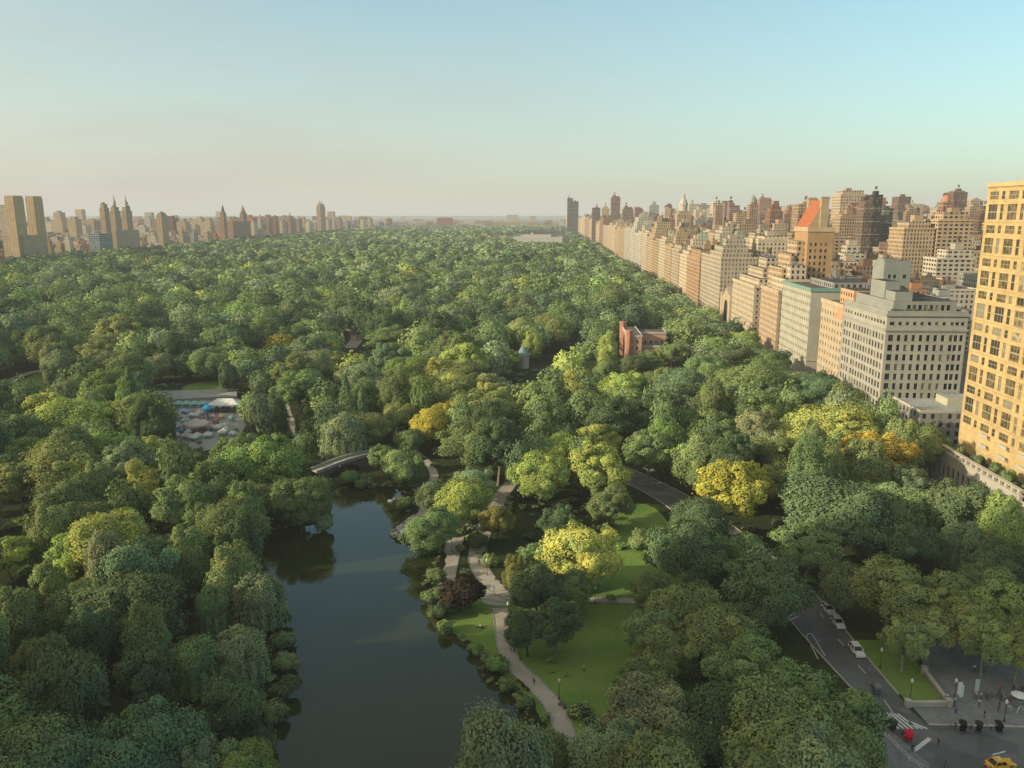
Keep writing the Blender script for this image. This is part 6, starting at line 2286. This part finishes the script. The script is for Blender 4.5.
# --- vehicles
def car(label, xy, rz, paint, kind='suv', name='parked_car', roof_sign=False):
    o = empty(name, (*xy, .048), rz)
    tag(o, label, 'car')
    L, W = (4.75, 1.9) if kind == 'suv' else (4.7, 1.82)
    if kind == 'suv':
        low = [(-L / 2, .45), (-L / 2 + .06, .82), (-1.35, .98), (1.0, 1.02), (2.18, .98), (L / 2, .78), (L / 2, .42)]
        cab = [(-.95, 1.0), (-.2, 1.60), (1.75, 1.62), (2.15, 1.0)]
    else:
        low = [(-L / 2, .42), (-L / 2 + .08, .72), (-1.3, .88), (1.4, .92), (2.2, .88), (L / 2, .72), (L / 2, .42)]
        cab = [(-1.0, .88), (-.25, 1.42), (1.05, 1.44), (1.75, .90)]

    def loft(prof, half, tuck, floor):
        b = MB()
        n = len(prof)
        ring = lambda s, k: (prof[k][0], s * half * (1 - tuck * max(0, (prof[k][1] - prof[0][1])) / 1.0), prof[k][1])
        for k in range(n - 1):
            b.poly([ring(-1, k), ring(-1, k + 1), ring(1, k + 1), ring(1, k)][::-1])
            for s in (-1, 1):
                q = [ring(s, k), ring(s, k + 1), (prof[k + 1][0], s * half, floor), (prof[k][0], s * half, floor)]
                b.poly(q if s < 0 else q[::-1])
        b.poly([(prof[0][0], -half, floor), ring(-1, 0), ring(1, 0), (prof[0][0], half, floor)][::-1])
        b.poly([(prof[-1][0], -half, floor), ring(-1, n - 1), ring(1, n - 1), (prof[-1][0], half, floor)])
        return b
    body = loft(low, W / 2, .06, .28).build('body', M['paint'], o, color=paint)
    bv = body.modifiers.new('bevel', 'BEVEL'); bv.width = .06; bv.segments = 2; bv.limit_method = 'ANGLE'
    g = MB()
    hw = W / 2 - .06
    tk = lambda z: hw - (z - cab[0][1]) * .24
    # glass band and the painted roof over it
    for k in range(3):
        a, c = cab[k], cab[k + 1]
        if k == 1: continue
        g.poly([(a[0], -tk(a[1]), a[1]), (a[0], tk(a[1]), a[1]), (c[0], tk(c[1]), c[1]), (c[0], -tk(c[1]), c[1])])
    for s in (-1, 1):
        q = [(p[0], s * tk(p[1]), p[1]) for p in cab]
        g.poly(q if s < 0 else q[::-1])
    g.build('window', M['car_glass'], o)
    r = MB()
    z0, z1 = cab[1][1] - .02, max(cab[1][1], cab[2][1]) + .05
    r.prism([(cab[1][0] - .05, -tk(z0) - .02), (cab[2][0] + .08, -tk(z0) - .02), (cab[2][0] + .08, tk(z0) + .02), (cab[1][0] - .05, tk(z0) + .02)], z0, z1, 0, bottom=True)
    for s in (-1, 1):          # pillars
        for (x0, zz0), (x1, zz1) in ((cab[0], cab[1]), (cab[3], cab[2]), (((cab[0][0] + cab[3][0]) / 2, cab[0][1]), ((cab[1][0] + cab[2][0]) / 2, cab[1][1]))):
            r.tube([(x0, s * (tk(zz0) + .01), zz0), (x1, s * (tk(zz1) + .01), zz1)], .055, 4)
    r.build('roof', M['paint'], o, color=paint)
    for sx in (-1.42, 1.42):
        for s in (-1, 1):
            wm = MB()
            y0, y1 = sorted((s * (W / 2 - .2), s * (W / 2 + .02)))
            n = 14
            for k in range(n):
                a, c = 2 * math.pi * k / n, 2 * math.pi * (k + 1) / n
                wm.poly([(.34 * math.cos(a), y0, .34 * math.sin(a)), (.34 * math.cos(a), y1, .34 * math.sin(a)), (.34 * math.cos(c), y1, .34 * math.sin(c)), (.34 * math.cos(c), y0, .34 * math.sin(c))])
            for yy in (y0, y1):
                wm.poly([(.34 * math.cos(2 * math.pi * k / n), yy, .34 * math.sin(2 * math.pi * k / n)) for k in range(n)])
            t = wm.build('wheel', M['rubber'], o, loc=(sx, 0, .345))
            h = MB()
            yy = s * (W / 2 + .025)
            h.poly([(.2 * math.cos(2 * math.pi * k / n), yy, .2 * math.sin(2 * math.pi * k / n)) for k in range(n)])
            h.build('rim', M['metal'], t)
    for s in (-1, 1):
        q = MB(); q.box(-L / 2 - .015, -L / 2 + .12, s * .68 - .2, s * .68 + .2, .6, .76, 0, bottom=True); q.build('headlight', M['white'], o)
        q = MB(); q.box(L / 2 - .1, L / 2 + .02, s * .7 - .16, s * .7 + .16, .66, .86, 0, bottom=True); q.build('tail_light', M['red_light'], o)
        q = MB(); q.box(-.75, -.5, s * (W / 2 + .08) - .1, s * (W / 2 + .08) + .1, .98, 1.14, 0, bottom=True); q.build('mirror', M['paint'], o, color=paint)
    if roof_sign:
        q = MB(); q.box(.2, .5, -.35, .35, z1 + .002, z1 + .2, 0); q.build('roof_light', M['white'], o)
    return o


M['red_light'] = plain('red_light', (0.35, 0.02, 0.02), .3, .5)
car('white car farthest up the drive, first of the two parked close together', gnd(828.5, 611.5), math.pi / 2, (.78, .78, .76))
car('white car with a dark rear, second of the two parked close together', gnd(837.5, 625), math.pi / 2, (.74, .75, .75))
car('white car parked alone nearest to the zebra crossing', gnd(856.5, 653), math.pi / 2 + .02, (.80, .79, .76))
car('white van by the bend of the drive among the trees', gnd(649, 471), math.pi / 2 + .5, (.80, .80, .78))
car('yellow taxi with black windows on the plaza road', gnd(999.5, 767), math.pi + .2, (.80, .42, .025), 'sedan', 'taxi', True)


def wheel_mesh(r=.33, tube=.022, n=18):
    b = MB()
    pts = [(r * math.cos(2 * math.pi * k / n), 0, r * math.sin(2 * math.pi * k / n)) for k in range(n + 1)]
    b.tube(pts, tube, 5, 0, False)
    for k in range(6):
        a = math.pi * k / 6
        b.tube([(-r * math.cos(a), 0, -r * math.sin(a)), (r * math.cos(a), 0, r * math.sin(a))], .006, 3, 1)
    return b.mesh('wheel', [M['rubber'], M['metal']])


WHEEL = wheel_mesh()


def bicycle(label, xy, rz, col_, group):
    o = empty('bicycle', (*xy, .06), rz)
    tag(o, label, 'bicycle', group)
    for x in (-.52, .52): link('wheel', WHEEL, o, (x, 0, .35))
    f = MB()
    for a, b in (((-.52, .35), (-.12, .32)), ((-.52, .35), (-.2, .82)), ((-.12, .32), (-.22, .88)), ((-.12, .32), (.36, .80)), ((-.2, .80), (.36, .84)), ((.52, .35), (.34, .98))):
        f.tube([(a[0], 0, a[1]), (b[0], 0, b[1])], .022, 5)
    f.build('frame', M['paint'], o, color=col_)
    h = MB(); h.tube([(.28, -.28, 1.0), (.36, 0, 1.0), (.28, .28, 1.0)], .018, 5); h.build('handlebar', M['black'], o)
    s = MB(); s.rbox((-.24, 0), (1, 0), .26, .15, .88, .95); s.build('saddle', M['black'], o)
    return o


bl = [(981, 699), (985.5, 697.5), (990, 698.5), (994.5, 698), (999, 699.5), (1003.5, 698.5), (1008, 700), (1016, 690), (1019, 695), (1022, 689), (1016, 700), (1021, 702)]
for k, (px, py) in enumerate(bl):
    c = [WHT, BLK, GRY, BLU, BLK, WHT, RED_][k % 7]
    bicycle(f'bicycle standing on the plaza, {ORDW[k]} from the stone wall corner', gnd(px, py), random.uniform(.9, 2.2), c, 'bicycles standing on the plaza')


def pedicab(label, xy, rz, canopy, rider=True, ptop=BLK):
    o = empty('pedicab', (*xy, .056), rz)
    tag(o, label, 'pedicab', 'pedicabs around the crossing')
    link('wheel', WHEEL, o, (1.25, 0, .35))
    for s in (-1, 1):
        w = link('wheel', WHEEL, o, (-.85, s * .58, .35))
    f = MB()
    for a, b in (((1.25, 0, .35), (1.05, 0, 1.0)), ((1.05, 0, .85), (.35, 0, .42)), ((.35, 0, .42), (.25, 0, .95)), ((.35, 0, .42), (-.85, 0, .40)), ((-.85, -.58, .35), (-.85, .58, .35)), ((1.05, 0, .85), (.28, 0, .85))):
        f.tube([a, b], .03, 5)
    f.build('frame', M['black'], o)
    h = MB(); h.tube([(.98, -.3, 1.02), (1.06, 0, 1.02), (.98, .3, 1.02)], .02, 5); h.build('handlebar', M['black'], o)
    s = MB(); s.rbox((.22, 0), (1, 0), .28, .2, .95, 1.02); s.build('saddle', M['black'], o)
    b = MB(); b.box(-1.25, -.35, -.52, .52, .45, .78, 0, bottom=True); b.box(-1.28, -1.12, -.55, .55, .782, 1.35, 0, bottom=True)
    for q in (-.56, .50): b.box(-1.1, -.4, q, q + .06, .6, 1.0, 0, bottom=True)
    b.build('bench_seat', M['cloth'], o, color=tuple(.6 * v for v in canopy))
    c = MB()
    prof = [(-1.40, 1.30), (-1.42, 1.75), (-1.25, 2.02), (-.85, 2.14), (-.4, 2.08), (-.1, 1.92)]
    for (x0, z0), (x1, z1) in zip(prof[:-1], prof[1:]):
        c.poly([(x0, -.62, z0), (x0, .62, z0), (x1, .62, z1), (x1, -.62, z1)])
        c.poly([(x0, .62, z0 - .03), (x0, -.62, z0 - .03), (x1, -.62, z1 - .03), (x1, .62, z1 - .03)])
    for sy in (-.62, .62):
        c.poly([(p[0], sy, p[1]) for p in prof])
    c.build('canopy', M['cloth'], o, color=canopy)
    if rider:
        ca, sa = math.cos(rz), math.sin(rz)
        person('ride', 'rider in the saddle of the ' + label.replace('pedicab', 'pedicab', 1).split(' pedicab')[0] + ' pedicab', (xy[0] + .30 * ca, xy[1] + .30 * sa), rz - math.pi / 2, ptop, .10)
    return o


pedicab('bright red canopied pedicab on the crossing', gnd(904, 739), 1.9, (.72, .02, .05))
pedicab('dark pedicab at the kerb beside the red one', gnd(887.5, 729), 2.2, (.05, .05, .055))
pedicab('first black pedicab in the row of three at the plaza kerb', gnd(957, 731), 2.7, (.025, .025, .028))
pedicab('second black pedicab in the row of three at the plaza kerb', gnd(973, 731.5), 2.6, (.04, .04, .045), ptop=GRY)
pedicab('third black pedicab in the row of three at the plaza kerb', gnd(993, 732), 2.9, (.03, .03, .032), ptop=WHT)
pedicab('grey pedicab rolling up the drive past the parked cars', gnd(874, 692), 1.7, (.20, .20, .21))
b_ = gnd(912, 752)
bicycle('bicycle at the stop line on the plaza road', b_, .6, BLK, 'bicycles standing on the plaza')
person('ride', 'cyclist in dark clothes at the white stop line', (b_[0] - .05, b_[1] - .05), .6 - math.pi / 2, BLK, .06)


# --- street furniture
def low_wall():
    a, b, c = gnd(907.5, 706.5), gnd(948.5, 706), gnd(924, 673)
    o = empty('low_stone_wall', (*a, 0))
    tag(o, 'low pale stone wall with a coping around the lawn corner by the plaza', 'wall')
    for p, q, mat in ((a, b, 'stone'), (b, c, 'grey_stone')):
        d = (q[0] - p[0], q[1] - p[1])
        L = math.hypot(*d)
        u = (d[0] / L, d[1] / L)
        mid = ((p[0] + q[0]) / 2 - a[0], (p[1] + q[1]) / 2 - a[1])
        w = MB(); w.rbox(mid, u, L, .5, 0, .85); w.build('wall_run', M[mat], o)
        k = MB(); k.rbox(mid, u, L + .2, .75, .853, 1.03); k.build('coping', M['stone'], o)
    for p in (a, b, c):
        q = MB()
        q.rbox((p[0] - a[0], p[1] - a[1]), (1, 0), .95, .95, 0, 1.25)
        q.rbox((p[0] - a[0], p[1] - a[1]), (1, 0), 1.15, 1.15, 1.252, 1.42)
        q.build('pier', M['stone'], o)


low_wall()


def lamp_proto():
    o = empty('street_lamp')
    b = MB(); b.lathe((0, 0), [(.17, 0), (.17, .35), (.09, .5), (.06, 1.2), (.05, 3.6)], 8); b.build('post', M['black'], o)
    h = MB(); h.lathe((0, 0), [(.06, 3.6), (.22, 3.75), (.26, 4.15), (.12, 4.4), (.02, 4.6)], 8); h.build('lamp_head', M['white'], o)
    return o


LP = [(508, 620, 'curved path where it leaves the fork'), (520, 660, 'curved path below the big dark tree'), (559, 700, 'curved path at its lower bend'), (487, 575, 'paved path just above the fork'), (595, 604, 'cross path on the lawn'), (452, 552, 'west path by the purple bush'),
      (910, 700, 'lawn corner with the low stone wall'), (954, 700, 'plaza end of the low stone wall'), (846, 612, 'drive beside the parked white cars'), (880, 668, 'drive kerb above the crossing'), (1004, 722, 'plaza kerb behind the pedicabs'), (426, 498, 'shore path above the landing')]
lp0 = lamp_proto()
for k, (px, py, wh) in enumerate(LP):
    o = lp0 if k == 0 else copy_tree(lp0)
    o.location = (*gnd(px, py), 0.02)
    tag(o, f'black lamp post by the {wh}', 'lamp', 'lamp posts along paths and kerbs')


def bench_proto():
    o = empty('park_bench')
    b = MB()
    for y in (-.18, 0, .18): b.box(-.9, .9, y - .075, y + .075, .42, .46, 0, bottom=True)
    b.build('seat', M['tank'], o)
    b = MB()
    for z in (.58, .74): b.box(-.9, .9, .26, .30, z, z + .11, 0, bottom=True)
    b.build('backrest', M['tank'], o)
    for x in (-.75, .75):
        q = MB(); q.box(x - .04, x + .04, -.25, .25, 0, .415, 0); q.box(x - .04, x + .04, .302, .35, 0, .85, 0); q.build('leg', M['black'], o)
    return o


bb = bench_proto()
for k, (px, py, rz, lab) in enumerate(((521, 684, 2.2, 'bench on the water side of the curved path, upper of two'), (526, 689, 2.2, 'bench on the water side of the curved path, lower of two'), (498, 579, -2.5, 'bench at the fork of the paved paths, nearer the trees'), (503, 583, -2.5, 'bench at the fork of the paved paths, nearer the lawn'),
                                       (562, 707, -.9, 'bench on the lawn side at the lower bend of the curved path'), (610, 598, 0, 'bench along the cross path on the lawn'))):
    o = bb if k == 0 else copy_tree(bb)
    o.location = (*gnd(px, py), .03)
    o.rotation_euler = (0, 0, rz)
    tag(o, lab, 'bench', 'benches along the paths')


def banner(label, px, py, h, col_):
    o = empty('banner_post', (*gnd(px, py), .05))
    tag(o, label, 'sign')
    b = MB(); b.lathe((0, 0), [(.25, 0), (.25, .12), (.05, .15), (.045, h)], 8); b.build('post', M['metal'], o)
    c = MB(); c.box(.06, .85, -.03, .03, h - 2.6, h - .1, 0, bottom=True); c.build('panel', M['cloth'], o, color=col_)


banner('white banner on a tall post at the plaza corner of the lawn', 955, 707, 5.2, (.74, .74, .72))
banner('pale grey banner on a post among the plaza walkers', 973, 699, 4.2, (.50, .52, .52))
banner('short white panel sign beside the tall banner post', 958, 700, 3.2, (.70, .70, .68))


def vendor():
    x, y = gnd(1018, 706)
    o = empty('vendor_cart', (x, y, .05), .3)
    tag(o, 'vendor cart under a white round umbrella at the plaza edge', 'cart')
    b = MB(); b.box(-.9, .9, -.5, .5, .35, 1.15, 0, bottom=True); b.build('cart_box', M['metal'], o)
    for s in (-1, 1): link('wheel', WHEEL, o, (.5, s * .54, .35))
    p = MB(); p.tube([(0, 0, 1.15), (0, 0, 2.7)], .03, 6); p.build('umbrella_pole', M['metal'], o)
    u = MB(); u.lathe((0, 0), [(1.45, 2.25), (1.0, 2.5), (.05, 2.75)], 10); u.build('umbrella', M['cloth'], o, color=(.74, .74, .72))
    # white hoop racks by the kerb
    for k, (px, py) in enumerate(((1008, 712), (1020, 712))):
        h = MB()
        h.tube([(.9 * math.cos(a), 0, .05 + 1.1 * math.sin(a)) for a in [math.pi * j / 10 for j in range(11)]], .07, 6)
        t = h.build('hoop_rack', M['white'], None, (*gnd(px, py), .05), .5)
        tag(t, f'white hoop rack on the plaza by the vendor cart, {("west", "east")[k]} one', 'bike rack', 'white hoop racks')
    # railing on the near corner pavement
    r = MB()
    P = [gnd(885, 738), gnd(897, 750), gnd(909, 762), gnd(922, 771)]
    o = empty('hand_railing', (*P[0], .15))
    tag(o, 'white pipe railing along the near corner pavement', 'railing')
    for z in (.5, 1.0):
        q = MB(); q.tube([(p[0] - P[0][0], p[1] - P[0][1], z) for p in P], .04, 5); q.build('rail', M['white'], o)
    for p in P:
        q = MB(); q.tube([(p[0] - P[0][0], p[1] - P[0][1], 0), (p[0] - P[0][0], p[1] - P[0][1], 1.03)], .045, 5); q.build('rail_post', M['white'], o)


vendor()
